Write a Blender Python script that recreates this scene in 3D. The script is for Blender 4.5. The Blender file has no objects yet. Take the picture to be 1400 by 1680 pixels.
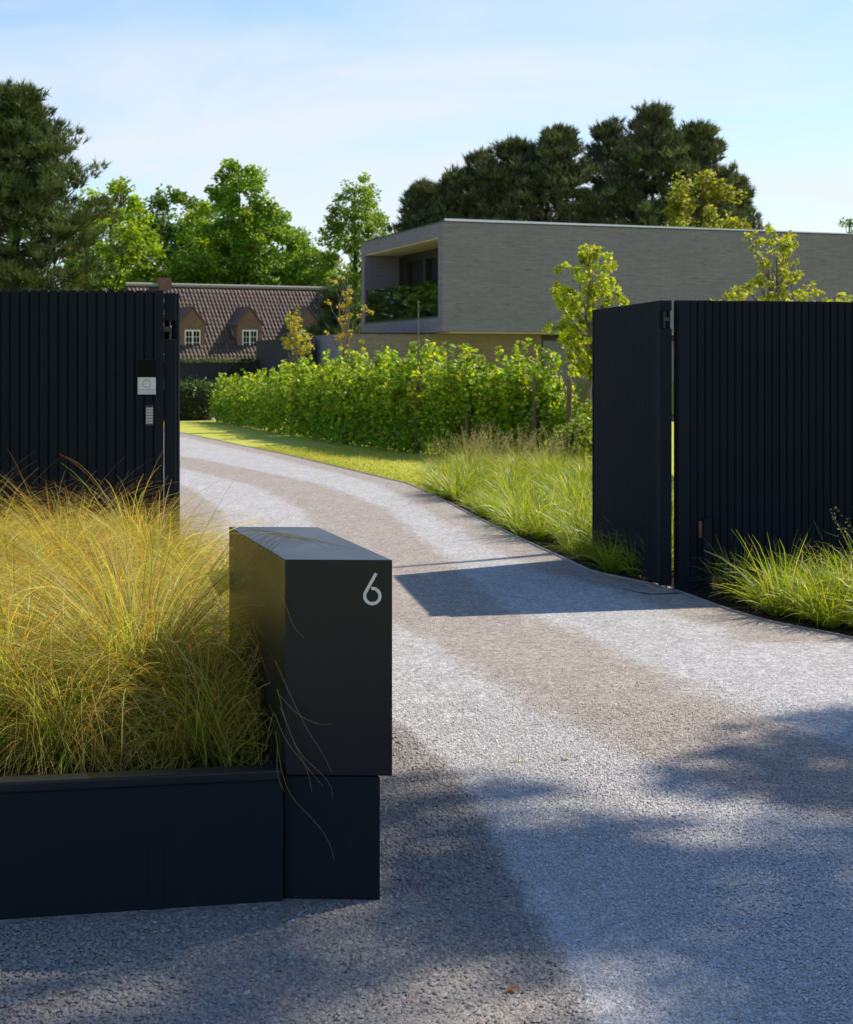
import bpy, bmesh, math, random
import numpy as np
from mathutils import Vector, Matrix

sc = bpy.context.scene
C = sc.collection
R = math.radians
rng = np.random.default_rng(7)
SHADE_SEED = 2
random.seed(7)

# ------------------------------------------------------------------ camera
F, HOR, EYE = 2800.0, 600.0, 1.62          # focal length and horizon row in photo pixels (1400 wide), eye height in m
cam_d = bpy.data.cameras.new('camera')
cam = bpy.data.objects.new('camera', cam_d); C.objects.link(cam); sc.camera = cam
cam_d.sensor_fit = 'HORIZONTAL'; cam_d.sensor_width = 36.0
cam_d.lens = 36.0 * F / 1400.0
cam_d.shift_y = -(840.0 - HOR) / 1400.0
cam_d.clip_start = 0.05; cam_d.clip_end = 3000
cam.location = (0, 0, EYE); cam.rotation_euler = (R(90), 0, 0)
cam_d.dof.use_dof = True; cam_d.dof.focus_distance = 6.6; cam_d.dof.aperture_fstop = 13.0

# ------------------------------------------------------------------ world, sun, exposure
SUN = Vector((1.67, 1.27, 2.09)).normalized()      # towards the sun
sun_el = math.asin(SUN.z); sun_az = math.atan2(SUN.x, SUN.y)
w = bpy.data.worlds.new('World'); sc.world = w; w.use_nodes = True
nt = w.node_tree; nt.nodes.clear()
out = nt.nodes.new('ShaderNodeOutputWorld'); bg = nt.nodes.new('ShaderNodeBackground')
sky = nt.nodes.new('ShaderNodeTexSky'); sky.sky_type = 'NISHITA'; sky.sun_disc = False
sky.sun_elevation = sun_el; sky.sun_rotation = sun_az
sky.air_density = 1.1; sky.dust_density = 0.1; sky.ozone_density = 4.5
bg.inputs['Strength'].default_value = 0.135
# thin high cloud over the whole dome
tc = nt.nodes.new('ShaderNodeTexCoord'); mp = nt.nodes.new('ShaderNodeMapping')
mp.inputs['Scale'].default_value = (1.6, 1.6, 6.5); mp.inputs['Rotation'].default_value = (0.0, R(9), R(20))
nz = nt.nodes.new('ShaderNodeTexNoise'); nz.inputs['Scale'].default_value = 2.3; nz.inputs['Detail'].default_value = 6; nz.inputs['Roughness'].default_value = 0.55
nz.inputs['Distortion'].default_value = 0.6
rp = nt.nodes.new('ShaderNodeMapRange'); rp.inputs['From Min'].default_value = 0.38; rp.inputs['From Max'].default_value = 0.66
rp.inputs['To Min'].default_value = 0.18; rp.inputs['To Max'].default_value = 0.85
mx = nt.nodes.new('ShaderNodeMix'); mx.data_type = 'RGBA'
mx.inputs['B'].default_value = (5.45, 5.55, 5.85, 1)
nt.links.new(tc.outputs['Generated'], mp.inputs['Vector']); nt.links.new(mp.outputs['Vector'], nz.inputs['Vector'])
sx = nt.nodes.new('ShaderNodeSeparateXYZ'); nt.links.new(tc.outputs['Generated'], sx.inputs[0])
el = nt.nodes.new('ShaderNodeMapRange'); el.interpolation_type = 'SMOOTHSTEP'          # the veil thins out towards the zenith
el.inputs['From Min'].default_value = 0.10; el.inputs['From Max'].default_value = 0.42; el.inputs['To Min'].default_value = 1.0; el.inputs['To Max'].default_value = 0.04
nt.links.new(sx.outputs['Z'], el.inputs['Value'])
ml = nt.nodes.new('ShaderNodeMath'); ml.operation = 'MULTIPLY'
nt.links.new(nz.outputs['Fac'], rp.inputs['Value']); nt.links.new(rp.outputs['Result'], ml.inputs[0]); nt.links.new(el.outputs['Result'], ml.inputs[1]); nt.links.new(ml.outputs[0], mx.inputs['Factor'])
nt.links.new(sky.outputs['Color'], mx.inputs['A']); nt.links.new(mx.outputs['Result'], bg.inputs['Color'])
nt.links.new(bg.outputs['Background'], out.inputs['Surface'])
sun_d = bpy.data.lights.new('sun', 'SUN'); sun_d.energy = 5.0; sun_d.angle = R(0.53); sun_d.color = (1.0, 0.88, 0.71)
sun = bpy.data.objects.new('sun', sun_d); C.objects.link(sun); sun.location = (20, 15, 25)
sun.rotation_euler = SUN.to_track_quat('Z', 'Y').to_euler()
sc.view_settings.view_transform = 'Standard'; sc.view_settings.look = 'None'
sc.view_settings.exposure = 0.26; sc.view_settings.gamma = 1.0
sc.render.engine = 'CYCLES'
sc.cycles.max_bounces = 7; sc.cycles.diffuse_bounces = 3; sc.cycles.glossy_bounces = 3; sc.cycles.transmission_bounces = 5
sc.cycles.transparent_max_bounces = 8; sc.cycles.caustics_reflective = False; sc.cycles.caustics_refractive = False
sc.cycles.use_denoising = True

# ------------------------------------------------------------------ helpers: coordinates
def g(px, py, z=0.0):
    s = (py - HOR) / (EYE - z)
    return np.array([(px - 700) / s, F / s, z])
def at(px, py, Y):
    s = F / Y
    return np.array([(px - 700) / s, Y, EYE - (py - HOR) / s])
def xat(px, Y): return (px - 700) * Y / F

# ------------------------------------------------------------------ helpers: materials
MATS = {}
class NT:
    def __init__(s, name):
        s.m = bpy.data.materials.new(name); s.m.use_nodes = True; s.t = s.m.node_tree; s.t.nodes.clear()
        s.out = s.n('ShaderNodeOutputMaterial'); MATS[name] = s.m
    def n(s, kind, **kw):
        nd = s.t.nodes.new(kind)
        for k, v in kw.items():
            if k in nd.inputs.keys(): nd.inputs[k].default_value = v
            else: setattr(nd, k, v)
        return nd
    def l(s, a, b): s.t.links.new(a, b)
    def mix(s, fac, a, b, blend='MIX'):
        m = s.n('ShaderNodeMix', data_type='RGBA', blend_type=blend)
        for v, k in ((fac, 'Factor'), (a, 'A'), (b, 'B')):
            if isinstance(v, (int, float)): m.inputs[k].default_value = v
            elif isinstance(v, tuple): m.inputs[k].default_value = (*v, 1) if len(v) == 3 else v
            else: s.l(v, m.inputs[k])
        return m.outputs['Result']
    def ramp(s, v, lo, hi, a=0.0, b=1.0):
        r = s.n('ShaderNodeMapRange'); r.inputs['From Min'].default_value = lo; r.inputs['From Max'].default_value = hi
        r.inputs['To Min'].default_value = a; r.inputs['To Max'].default_value = b; s.l(v, r.inputs['Value']); return r.outputs['Result']
    def math(s, op, a, b=0.0):
        m = s.n('ShaderNodeMath', operation=op)
        for i, v in enumerate((a, b)):
            if isinstance(v, (int, float)): m.inputs[i].default_value = v
            else: s.l(v, m.inputs[i])
        return m.outputs[0]
    def coord(s, which='Object', scale=(1, 1, 1), uv=None):
        if uv: t = s.n('ShaderNodeUVMap', uv_map=uv); o = t.outputs[0]
        else: t = s.n('ShaderNodeTexCoord'); o = t.outputs[which]
        m = s.n('ShaderNodeMapping'); m.inputs['Scale'].default_value = scale; s.l(o, m.inputs['Vector']); return m.outputs[0]
    def noise(s, vec, scale, detail=4, rough=0.5):
        n = s.n('ShaderNodeTexNoise'); n.inputs['Scale'].default_value = scale; n.inputs['Detail'].default_value = detail
        n.inputs['Roughness'].default_value = rough
        if vec is not None: s.l(vec, n.inputs['Vector'])
        return n.outputs['Fac']
    def bsdf(s, col, rough=0.6, metallic=0.0, spec=0.5, bump=None, bd=0.01, bs=1.0):
        p = s.n('ShaderNodeBsdfPrincipled')
        if isinstance(col, tuple): p.inputs['Base Color'].default_value = (*col, 1)
        else: s.l(col, p.inputs['Base Color'])
        if isinstance(rough, (int, float)): p.inputs['Roughness'].default_value = rough
        else: s.l(rough, p.inputs['Roughness'])
        p.inputs['Metallic'].default_value = metallic; p.inputs['Specular IOR Level'].default_value = spec
        if bump is not None:
            b = s.n('ShaderNodeBump'); b.inputs['Distance'].default_value = bd; b.inputs['Strength'].default_value = bs
            s.l(bump, b.inputs['Height']); s.l(b.outputs[0], p.inputs['Normal'])
        return p
    def done(s, sh):
        s.l(sh.outputs[0], s.out.inputs['Surface']); return s.m

def mat_plain(name, col, rough=0.6, metallic=0.0, spec=0.5, var=0.25, scale=6.0, bump=0.0):
    t = NT(name); c = t.coord()
    n = t.noise(c, scale, 5, 0.6)
    lo = tuple(x * (1 - var) for x in col); hi = tuple(min(1, x * (1 + var)) for x in col)
    colr = t.mix(t.ramp(n, 0.3, 0.7), lo, hi)
    n2 = t.noise(c, scale * 14, 3, 0.6)
    return t.done(t.bsdf(colr, t.ramp(n2, 0.3, 0.7, max(0.02, rough - 0.07), rough + 0.07), metallic, spec, n2 if bump else None, bump or 0.001))

def mat_leaf(name, trans=0.45, rough=0.5, spec=0.35, tint=(1.25, 1.15, 0.55)):
    t = NT(name); a = t.n('ShaderNodeAttribute', attribute_name='Col')
    col = a.outputs['Color']
    p = t.bsdf(col, rough, 0, spec)
    tr = t.n('ShaderNodeBsdfTranslucent'); t.l(t.mix(1.0, col, tint, 'MULTIPLY'), tr.inputs['Color'])
    m = t.n('ShaderNodeMixShader'); m.inputs[0].default_value = trans
    t.l(p.outputs[0], m.inputs[1]); t.l(tr.outputs[0], m.inputs[2])
    return t.done(m)

def mat_paint(name, col, rough):
    t = NT(name); c = t.coord()
    fine = t.noise(c, 900, 2, 0.5); big = t.noise(c, 3.0, 5, 0.6)
    dust = t.noise(t.coord(scale=(1, 1, 0.35)), 9, 6, 0.65)
    colr = t.mix(t.ramp(dust, 0.55, 0.85, 0, 0.03), tuple(col), (0.10, 0.10, 0.09))
    rr = t.ramp(big, 0.3, 0.7, rough - 0.02, rough + 0.03)
    return t.done(t.bsdf(colr, rr, 0, 0.05 if rough > 0.5 else 0.27, fine, 0.0003, 0.12))

mat_paint('anthracite', (0.0150, 0.0190, 0.0255), 0.85)
mat_paint('anthracite_smooth', (0.0055, 0.0098, 0.0175), 0.30)
mat_paint('anthracite_post', (0.0165, 0.0205, 0.0272), 0.8)
mat_paint('black_backing', (0.0045, 0.005, 0.007), 0.65)
mat_plain('steel', (0.45, 0.46, 0.47), 0.38, 0.9, 0.5, 0.12, 20)
mat_plain('number_metal', (0.62, 0.64, 0.68), 0.45, 0.35, 0.5, 0.05, 30)
mat_plain('dark_metal', (0.012, 0.013, 0.016), 0.35, 0.2, 0.5, 0.2, 20)
mat_plain('edging_metal', (0.30, 0.31, 0.32), 0.5, 0.4, 0.5, 0.3, 9)
mat_plain('intercom_silver', (0.55, 0.57, 0.60), 0.42, 0.3, 0.5, 0.05, 30)
mat_plain('intercom_groove', (0.20, 0.21, 0.23), 0.5, 0.2, 0.5, 0.05, 30)
mat_plain('black_glass', (0.003, 0.003, 0.003), 0.2, 0, 0.06, 0.2, 20)
mat_plain('key_plastic', (0.50, 0.49, 0.45), 0.5, 0, 0.5, 0.08, 60)
mat_plain('soil', (0.045, 0.033, 0.024), 0.95, 0, 0.1, 0.5, 30, 0.02)
mat_plain('stake_wood', (0.19, 0.125, 0.075), 0.85, 0, 0.2, 0.35, 12, 0.004)
mat_plain('bark', (0.085, 0.065, 0.05), 0.9, 0, 0.1, 0.45, 9, 0.02)
mat_plain('bark_pale', (0.20, 0.17, 0.14), 0.85, 0, 0.15, 0.35, 14, 0.006)
mat_plain('plaster', (0.72, 0.66, 0.56), 0.85, 0, 0.2, 0.05, 4)
mat_plain('window_black', (0.012, 0.012, 0.013), 0.4, 0, 0.5, 0.2, 8)
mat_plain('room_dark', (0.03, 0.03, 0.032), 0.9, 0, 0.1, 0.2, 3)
mat_plain('curtain', (0.68, 0.72, 0.69), 0.9, 0, 0.1, 0.06, 3)
mat_plain('curtain_grey', (0.20, 0.21, 0.20), 0.9, 0, 0.1, 0.1, 3)
mat_plain('window_white', (0.78, 0.78, 0.75), 0.5, 0, 0.4, 0.05, 8)
mat_plain('zinc', (0.42, 0.46, 0.52), 0.45, 0.5, 0.5, 0.15, 5)
mat_plain('alu', (0.75, 0.76, 0.78), 0.35, 0.6, 0.5, 0.06, 5)
mat_plain('dark_render', (0.045, 0.045, 0.048), 0.8, 0, 0.2, 0.15, 5, 0.003)
mat_plain('stone', (0.34, 0.33, 0.31), 0.8, 0, 0.3, 0.25, 14, 0.004)
mat_leaf('leaf', 0.5); mat_leaf('leaf_gloss', 0.48, 0.45, 0.32); mat_leaf('needle', 0.18, 0.55, 0.3, (1.1, 1.1, 0.6))
mat_leaf('blade', 0.50, 0.42, 0.4, (1.2, 1.1, 0.6)); mat_leaf('straw', 0.55, 0.42, 0.4, (1.2, 1.05, 0.65))

def mat_glass(name, tint=(0.7, 0.8, 0.8), see=0.5, base=(0.02, 0.025, 0.028), refl=0.95):
    t = NT(name)
    tr = t.n('ShaderNodeBsdfTransparent'); tr.inputs[0].default_value = (*tint, 1)
    p = t.bsdf(base, 0.03, 0, 0.6)
    fr = t.n('ShaderNodeFresnel'); fr.inputs[0].default_value = 1.5
    gl = t.n('ShaderNodeBsdfGlossy'); gl.inputs['Roughness'].default_value = 0.02; gl.inputs['Color'].default_value = (0.95, 1, 1, 1)
    m0 = t.n('ShaderNodeMixShader'); m0.inputs[0].default_value = see
    t.l(p.outputs[0], m0.inputs[1]); t.l(tr.outputs[0], m0.inputs[2])
    m = t.n('ShaderNodeMixShader'); t.l(t.math('MULTIPLY', fr.outputs[0], refl), m.inputs[0])
    t.l(m0.outputs[0], m.inputs[1]); t.l(gl.outputs[0], m.inputs[2])
    return t.done(m)
mat_glass('pane_glass', (0.75, 0.82, 0.82), 0.75)
mat_glass('balustrade_glass', (0.50, 0.60, 0.58), 0.92, (0.03, 0.045, 0.042), 0.5)

def mat_gravel():
    t = NT('gravel'); c = t.coord()
    br = t.n('ShaderNodeAttribute', attribute_name='brown').outputs['Fac']
    co = t.n('ShaderNodeAttribute', attribute_name='coarse').outputs['Fac']
    big = t.noise(c, 1.1, 5, 0.6); mid = t.noise(c, 7.0, 4, 0.65)
    lowf = t.noise(t.coord(scale=(1, 0.55, 1)), 2.6, 6, 0.7)
    bm = t.math('ADD', br, t.math('MULTIPLY', t.math('SUBTRACT', mid, 0.5), 1.0))
    bm = t.math('ADD', bm, t.math('MULTIPLY', t.math('SUBTRACT', lowf, 0.5), 1.0))
    bm = t.ramp(bm, 0.2, 0.8)
    cm = t.ramp(t.math('ADD', co, t.math('MULTIPLY', t.math('SUBTRACT', mid, 0.5), 0.5)), 0.3, 0.7)
    col = t.mix(bm, (0.468, 0.474, 0.487), (0.368, 0.328, 0.297))
    col = t.mix(cm, col, (0.235, 0.222, 0.212))
    col = t.mix(t.ramp(big, 0.3, 0.7, 0.0, 0.25), col, (0.37, 0.355, 0.345))
    v = t.n('ShaderNodeTexVoronoi'); v.inputs['Scale'].default_value = 105.0; t.l(c, v.inputs['Vector'])
    v2 = t.n('ShaderNodeTexVoronoi'); v2.inputs['Scale'].default_value = 48.0; t.l(c, v2.inputs['Vector'])
    sep = t.n('ShaderNodeSeparateColor'); t.l(v.outputs['Color'], sep.inputs[0])
    sep2 = t.n('ShaderNodeSeparateColor'); t.l(v2.outputs['Color'], sep2.inputs[0])
    val = t.math('MULTIPLY', t.ramp(sep.outputs[0], 0, 1, 0.68, 1.30), t.ramp(sep2.outputs[1], 0, 1, 0.78, 1.20))
    v3 = t.n('ShaderNodeTexVoronoi'); v3.inputs['Scale'].default_value = 17.0; v3.inputs['Randomness'].default_value = 1.0; t.l(c, v3.inputs['Vector'])
    sep3 = t.n('ShaderNodeSeparateColor'); t.l(v3.outputs['Color'], sep3.inputs[0])
    val = t.math('MULTIPLY', val, t.ramp(sep3.outputs[1], 0, 1, 0.90, 1.09))
    n25 = t.noise(c, 30, 5, 0.75); strk = t.noise(t.coord(scale=(9, 1.3, 1)), 1.0, 5, 0.65)
    val = t.math('MULTIPLY', val, t.ramp(n25, 0.25, 0.75, 0.80, 1.17)); val = t.math('MULTIPLY', val, t.ramp(strk, 0.25, 0.75, 0.91, 1.07))
    hs = t.n('ShaderNodeCombineColor')
    for i in range(3): t.l(val, hs.inputs[i])
    col = t.mix(1.0, col, hs.outputs[0], 'MULTIPLY')
    col = t.mix(t.ramp(sep.outputs[2], 0.75, 1.0, 0, 0.25), col, (0.32, 0.25, 0.20))
    h = t.math('ADD', t.math('MULTIPLY', v.outputs['Distance'], -1.0), t.math('MULTIPLY', v2.outputs['Distance'], -0.6))
    return t.done(t.bsdf(col, 0.9, 0, 0.15, h, 0.006, 0.8))
mat_gravel()
def mat_pebble():
    t = NT('pebble'); a = t.n('ShaderNodeAttribute', attribute_name='Col')
    n = t.noise(t.coord(), 160, 3, 0.6)
    col = t.mix(t.ramp(n, 0.3, 0.7, 0, 0.25), a.outputs['Color'], (0.26, 0.25, 0.245))
    return t.done(t.bsdf(col, 0.75, 0, 0.3))
mat_pebble()
def mat_lawn():
    t = NT('lawn'); c = t.coord()
    n1 = t.noise(c, 0.9, 5, 0.6); n2 = t.noise(t.coord(scale=(1, 0.45, 1)), 55, 4, 0.7); n3 = t.noise(c, 6, 4, 0.6)
    col = t.mix(t.ramp(n1, 0.3, 0.7), (0.44, 0.50, 0.07), (0.54, 0.51, 0.10))
    col = t.mix(t.ramp(n3, 0.45, 0.75, 0, 0.4), col, (0.40, 0.47, 0.07))
    col = t.mix(t.ramp(n2, 0.2, 0.6, 0.35, 1.0), (0.33, 0.37, 0.06), col)
    return t.done(t.bsdf(col, 0.9, 0, 0.15, n2, 0.01))
mat_lawn()
def mat_longbrick(name, c1, c2, c3):
    t = NT(name); uv = t.coord(uv='UVMap')
    b = t.n('ShaderNodeTexBrick'); t.l(uv, b.inputs['Vector'])
    b.inputs['Scale'].default_value = 1.0; b.inputs['Brick Width'].default_value = 0.52; b.inputs['Row Height'].default_value = 0.052
    b.inputs['Mortar Size'].default_value = 0.006; b.inputs['Mortar Smooth'].default_value = 0.3; b.inputs['Bias'].default_value = 0.0
    b.inputs['Color1'].default_value = (*c1, 1); b.inputs['Color2'].default_value = (*c2, 1); b.inputs['Mortar'].default_value = (*c3, 1)
    b.offset = 0.37; b.offset_frequency = 3; b.squash = 0.8; b.squash_frequency = 2
    st = t.noise(t.coord(uv='UVMap', scale=(1.3, 19, 1)), 1.3, 4, 0.65)
    st2 = t.noise(t.coord(uv='UVMap', scale=(3.2, 19.2, 1)), 1.0, 2, 0.5)
    big = t.noise(t.coord(uv='UVMap'), 0.6, 4, 0.6)
    col = t.mix(t.ramp(st, 0.35, 0.75, 0, 0.3), b.outputs['Color'], tuple(x * 1.25 for x in c2))
    col = t.mix(t.ramp(st2, 0.55, 0.78, 0, 0.6), col, tuple(x * 0.42 for x in c1))
    col = t.mix(t.ramp(big, 0.35, 0.75, 0, 0.3), col, tuple(x * 0.8 for x in c1))
    return t.done(t.bsdf(col, 0.85, 0, 0.2, t.math('ADD', b.outputs['Fac'], t.math('MULTIPLY', st2, -0.5)), 0.012, 0.7))
mat_longbrick('long_brick_bounce_lit', (0.27, 0.225, 0.18), (0.32, 0.27, 0.215), (0.14, 0.12, 0.10))  # house brick again, with warm light bounced off the terrace painted into its colour
mat_longbrick('long_brick', (0.212, 0.200, 0.246), (0.258, 0.245, 0.296), (0.113, 0.108, 0.128))
def mat_redbrick():
    t = NT('red_brick'); uv = t.coord(uv='UVMap')
    b = t.n('ShaderNodeTexBrick'); t.l(uv, b.inputs['Vector'])
    b.inputs['Scale'].default_value = 1.0; b.inputs['Brick Width'].default_value = 0.21; b.inputs['Row Height'].default_value = 0.065
    b.inputs['Mortar Size'].default_value = 0.01
    b.inputs['Color1'].default_value = (0.26, 0.125, 0.08, 1); b.inputs['Color2'].default_value = (0.15, 0.072, 0.05, 1); b.inputs['Mortar'].default_value = (0.22, 0.19, 0.16, 1)
    n = t.noise(uv, 7, 4, 0.6)
    col = t.mix(t.ramp(n, 0.4, 0.7, 0, 0.5), b.outputs['Color'], (0.21, 0.13, 0.095))
    return t.done(t.bsdf(col, 0.9, 0, 0.2, b.outputs['Fac'], 0.01, 0.5))
mat_redbrick()
def mat_tiles():
    t = NT('roof_tile'); a = t.n('ShaderNodeAttribute', attribute_name='Col')
    n = t.noise(t.coord(), 14, 4, 0.6)
    col = t.mix(t.ramp(n, 0.35, 0.7, 0, 0.45), a.outputs['Color'], (0.16, 0.12, 0.10))
    return t.done(t.bsdf(col, 0.7, 0, 0.35))
mat_tiles()

# ------------------------------------------------------------------ helpers: objects
def tag(o, label, cat, group=None, kind=None):
    if label: o['label'] = label
    if cat: o['category'] = cat
    if group: o['group'] = group
    if kind: o['kind'] = kind
    return o
def empty(name, loc=(0, 0, 0), rz=0.0):
    o = bpy.data.objects.new(name, None); C.objects.link(o); o.location = tuple(float(v) for v in loc); o.rotation_euler = (0, 0, rz)
    o.empty_display_size = 0.1
    return o
def wall_uv(me):
    uv = me.uv_layers.new(name='UVMap')
    for p in me.polygons:
        n = p.normal
        if abs(n.z) > 0.7: tx = Vector((1, 0, 0)); ty = Vector((0, 1, 0))
        else: tx = Vector((-n.y, n.x, 0)).normalized(); ty = Vector((0, 0, 1))
        for li in p.loop_indices:
            v = me.vertices[me.loops[li].vertex_index].co
            uv.data[li].uv = (v.dot(tx), v.dot(ty))
def mk(name, V, Fc, mat, parent=None, smooth=False, cols=None, uv=False):
    V = np.asarray(V, dtype=np.float32).reshape(-1, 3)
    me = bpy.data.meshes.new(name)
    if isinstance(Fc, np.ndarray):
        k = Fc.shape[1]; nf = Fc.shape[0]
        me.vertices.add(len(V)); me.vertices.foreach_set('co', V.ravel())
        me.loops.add(nf * k); me.loops.foreach_set('vertex_index', Fc.astype(np.int32).ravel())
        me.polygons.add(nf); me.polygons.foreach_set('loop_start', np.arange(0, nf * k, k, dtype=np.int32))
        me.update(calc_edges=True)
    else:
        me.from_pydata([tuple(map(float, v)) for v in V], [], [tuple(int(i) for i in f) for f in Fc]); me.update()
    if smooth: me.polygons.foreach_set('use_smooth', np.ones(len(me.polygons), dtype=bool))
    if cols is not None:
        cols = np.asarray(cols, dtype=np.float32)
        if cols.shape[1] == 3: cols = np.hstack([cols, np.ones((len(cols), 1), np.float32)])
        a = me.color_attributes.new('Col', 'FLOAT_COLOR', 'POINT'); a.data.foreach_set('color', cols.ravel())
    if uv: wall_uv(me)
    me.materials.append(MATS[mat])
    return link(name, me, parent)
def link(name, me, parent=None, loc=None, rot=None, scale=None):
    o = bpy.data.objects.new(name, me); C.objects.link(o)
    if parent: o.parent = parent
    if loc is not None: o.location = tuple(float(v) for v in loc)
    if rot is not None: o.rotation_euler = rot
    if scale is not None: o.scale = scale
    return o
class MB:
    def __init__(s): s.V = []; s.F = []
    def prism(s, base, z0, z1):
        n = len(base); o = len(s.V)
        zz0 = z0 if hasattr(z0, '__len__') else [z0] * n; zz1 = z1 if hasattr(z1, '__len__') else [z1] * n
        a = sum(base[i][0] * base[(i + 1) % n][1] - base[(i + 1) % n][0] * base[i][1] for i in range(n))
        idx = list(range(n)) if a > 0 else list(range(n))[::-1]
        for i in idx: s.V.append((base[i][0], base[i][1], zz0[i]))
        for i in idx: s.V.append((base[i][0], base[i][1], zz1[i]))
        s.F.append(tuple(o + i for i in range(n))[::-1]); s.F.append(tuple(o + n + i for i in range(n)))
        for i in range(n): j = (i + 1) % n; s.F.append((o + i, o + j, o + n + j, o + n + i))
        return s
    def box(s, x0, x1, y0, y1, z0, z1): return s.prism([(x0, y0), (x1, y0), (x1, y1), (x0, y1)], z0, z1)
    def quad(s, *p):
        o = len(s.V); s.V += [tuple(q) for q in p]; s.F.append(tuple(range(o, o + len(p)))); return s
    def arr(s, V, Fc):
        o = len(s.V); s.V += [tuple(v) for v in V]; s.F += [tuple(int(i) + o for i in f) for f in Fc]; return s
    def build(s, name, mat, parent=None, bevel=0.0, smooth=False, uv=False, seg=1):
        o = mk(name, s.V, s.F, mat, parent, smooth, None, False)
        if bevel:
            bm = bmesh.new(); bm.from_mesh(o.data); bmesh.ops.bevel(bm, geom=list(bm.edges), offset=bevel, segments=seg, affect='EDGES', profile=0.6)
            bm.to_mesh(o.data); bm.free()
        if uv: wall_uv(o.data)
        return o
def tube(path, rad, n=6):
    P = np.asarray(path, float); K = len(P); r = np.broadcast_to(np.asarray(rad, float), (K,))
    T = np.gradient(P, axis=0); T /= np.linalg.norm(T, axis=1)[:, None] + 1e-9
    ref = np.array([0.3, 0.9, 0.1]); A = np.cross(T, ref); A /= np.linalg.norm(A, axis=1)[:, None] + 1e-9; B = np.cross(T, A)
    an = np.arange(n) * 2 * np.pi / n
    V = P[:, None] + r[:, None, None] * (np.cos(an)[None, :, None] * A[:, None] + np.sin(an)[None, :, None] * B[:, None])
    i = np.arange(K - 1)[:, None] * n; j = np.arange(n)[None]; jn = (j + 1) % n
    Fc = np.stack([i + j, i + jn, i + n + jn, i + n + j], -1).reshape(-1, 4)
    return V.reshape(-1, 3), Fc
def merge(parts):
    Vs, Fs, o = [], [], 0
    for V, Fc in parts: Vs.append(V); Fs.append(Fc + o); o += len(V)
    return np.vstack(Vs), np.vstack(Fs)
def bend(p0, p1, k=5, sag=0.0, wob=0.03):
    p0 = np.asarray(p0, float); p1 = np.asarray(p1, float); t = np.linspace(0, 1, k)[:, None]
    P = p0 + (p1 - p0) * t; L = np.linalg.norm(p1 - p0)
    P[:, 2] += sag * L * 4 * (t * (1 - t))[:, 0]
    P[1:-1] += rng.normal(0, wob * L, (k - 2, 3)); return P

def leaves(cen, size, cols, up=0.35, ratio=0.62, fold=0.12):
    """one pointed leaf (four corners, creased along its midrib) at each centre"""
    N = len(cen); sz = np.broadcast_to(np.asarray(size, float), (N,))[:, None]
    n = rng.normal(size=(N, 3)); n[:, 2] = np.abs(n[:, 2]) + up; n /= np.linalg.norm(n, axis=1)[:, None]
    t = rng.normal(size=(N, 3)); t[:, 2] -= 0.3; t -= (t * n).sum(1)[:, None] * n; t /= np.linalg.norm(t, axis=1)[:, None] + 1e-9
    b = np.cross(n, t)
    V = np.stack([cen - t * sz * 0.5, cen + b * sz * ratio * 0.5 - n * sz * fold - t * sz * 0.06, cen + t * sz * 0.5, cen - b * sz * ratio * 0.5 - n * sz * fold - t * sz * 0.06], 1)
    Fc = np.arange(4 * N).reshape(N, 4)
    tri = np.concatenate([Fc[:, [0, 1, 2]], Fc[:, [0, 2, 3]]])
    return V.reshape(-1, 3), tri, np.repeat(cols, 4, axis=0)

def shade_cols(n, base, var=0.18, alt=None, altp=0.15):
    base = np.asarray(base, float); c = base[None] * (1 + rng.normal(0, var, (n, 1)))
    c *= 1 + rng.normal(0, var * 0.35, (n, 3))
    if alt is not None:
        m = rng.random(n) < altp; c[m] = np.asarray(alt)[None] * (1 + rng.normal(0, var, (m.sum(), 1)))
    return np.clip(c, 0.004, 0.9)

def crown_points(h0, h1, prof, nclump, per, csize, lump=0.25, shell=0.5, center=(0, 0), flat=0.75):
    """clump centres in a crown whose radius at height fraction t is prof(t); returns (clumps, leaf positions, clump index)"""
    ph = rng.uniform(0, 6.28, 4)
    tt = []; 
    rs = np.array([max(prof(x), 0.02) for x in np.linspace(0, 1, 60)]); cdf = np.cumsum(rs ** 1.4); cdf /= cdf[-1]
    tt = np.interp(rng.random(nclump), cdf, np.linspace(0, 1, 60))
    an = rng.uniform(0, 2 * np.pi, nclump); rr = np.array([prof(x) for x in tt])
    rr *= 1 + lump * (np.sin(2 * an + ph[0] + 5 * tt) * 0.6 + np.sin(3 * an + ph[1] - 7 * tt) * 0.5)
    q = shell + (1 - shell) * np.sqrt(rng.random(nclump)); q = np.where(rng.random(nclump) < 0.25, rng.random(nclump), q)
    cl = np.stack([center[0] + np.cos(an) * rr * q, center[1] + np.sin(an) * rr * q, h0 + (h1 - h0) * tt], 1)
    cs = csize * rng.uniform(0.6, 1.35, nclump)
    idx = np.repeat(np.arange(nclump), per)
    d = rng.normal(size=(len(idx), 3)); d /= np.linalg.norm(d, axis=1)[:, None]; d *= (rng.random(len(idx)) ** 0.5)[:, None]
    d[:, 2] *= flat
    return cl, cl[idx] + d * cs[idx][:, None], idx

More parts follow.
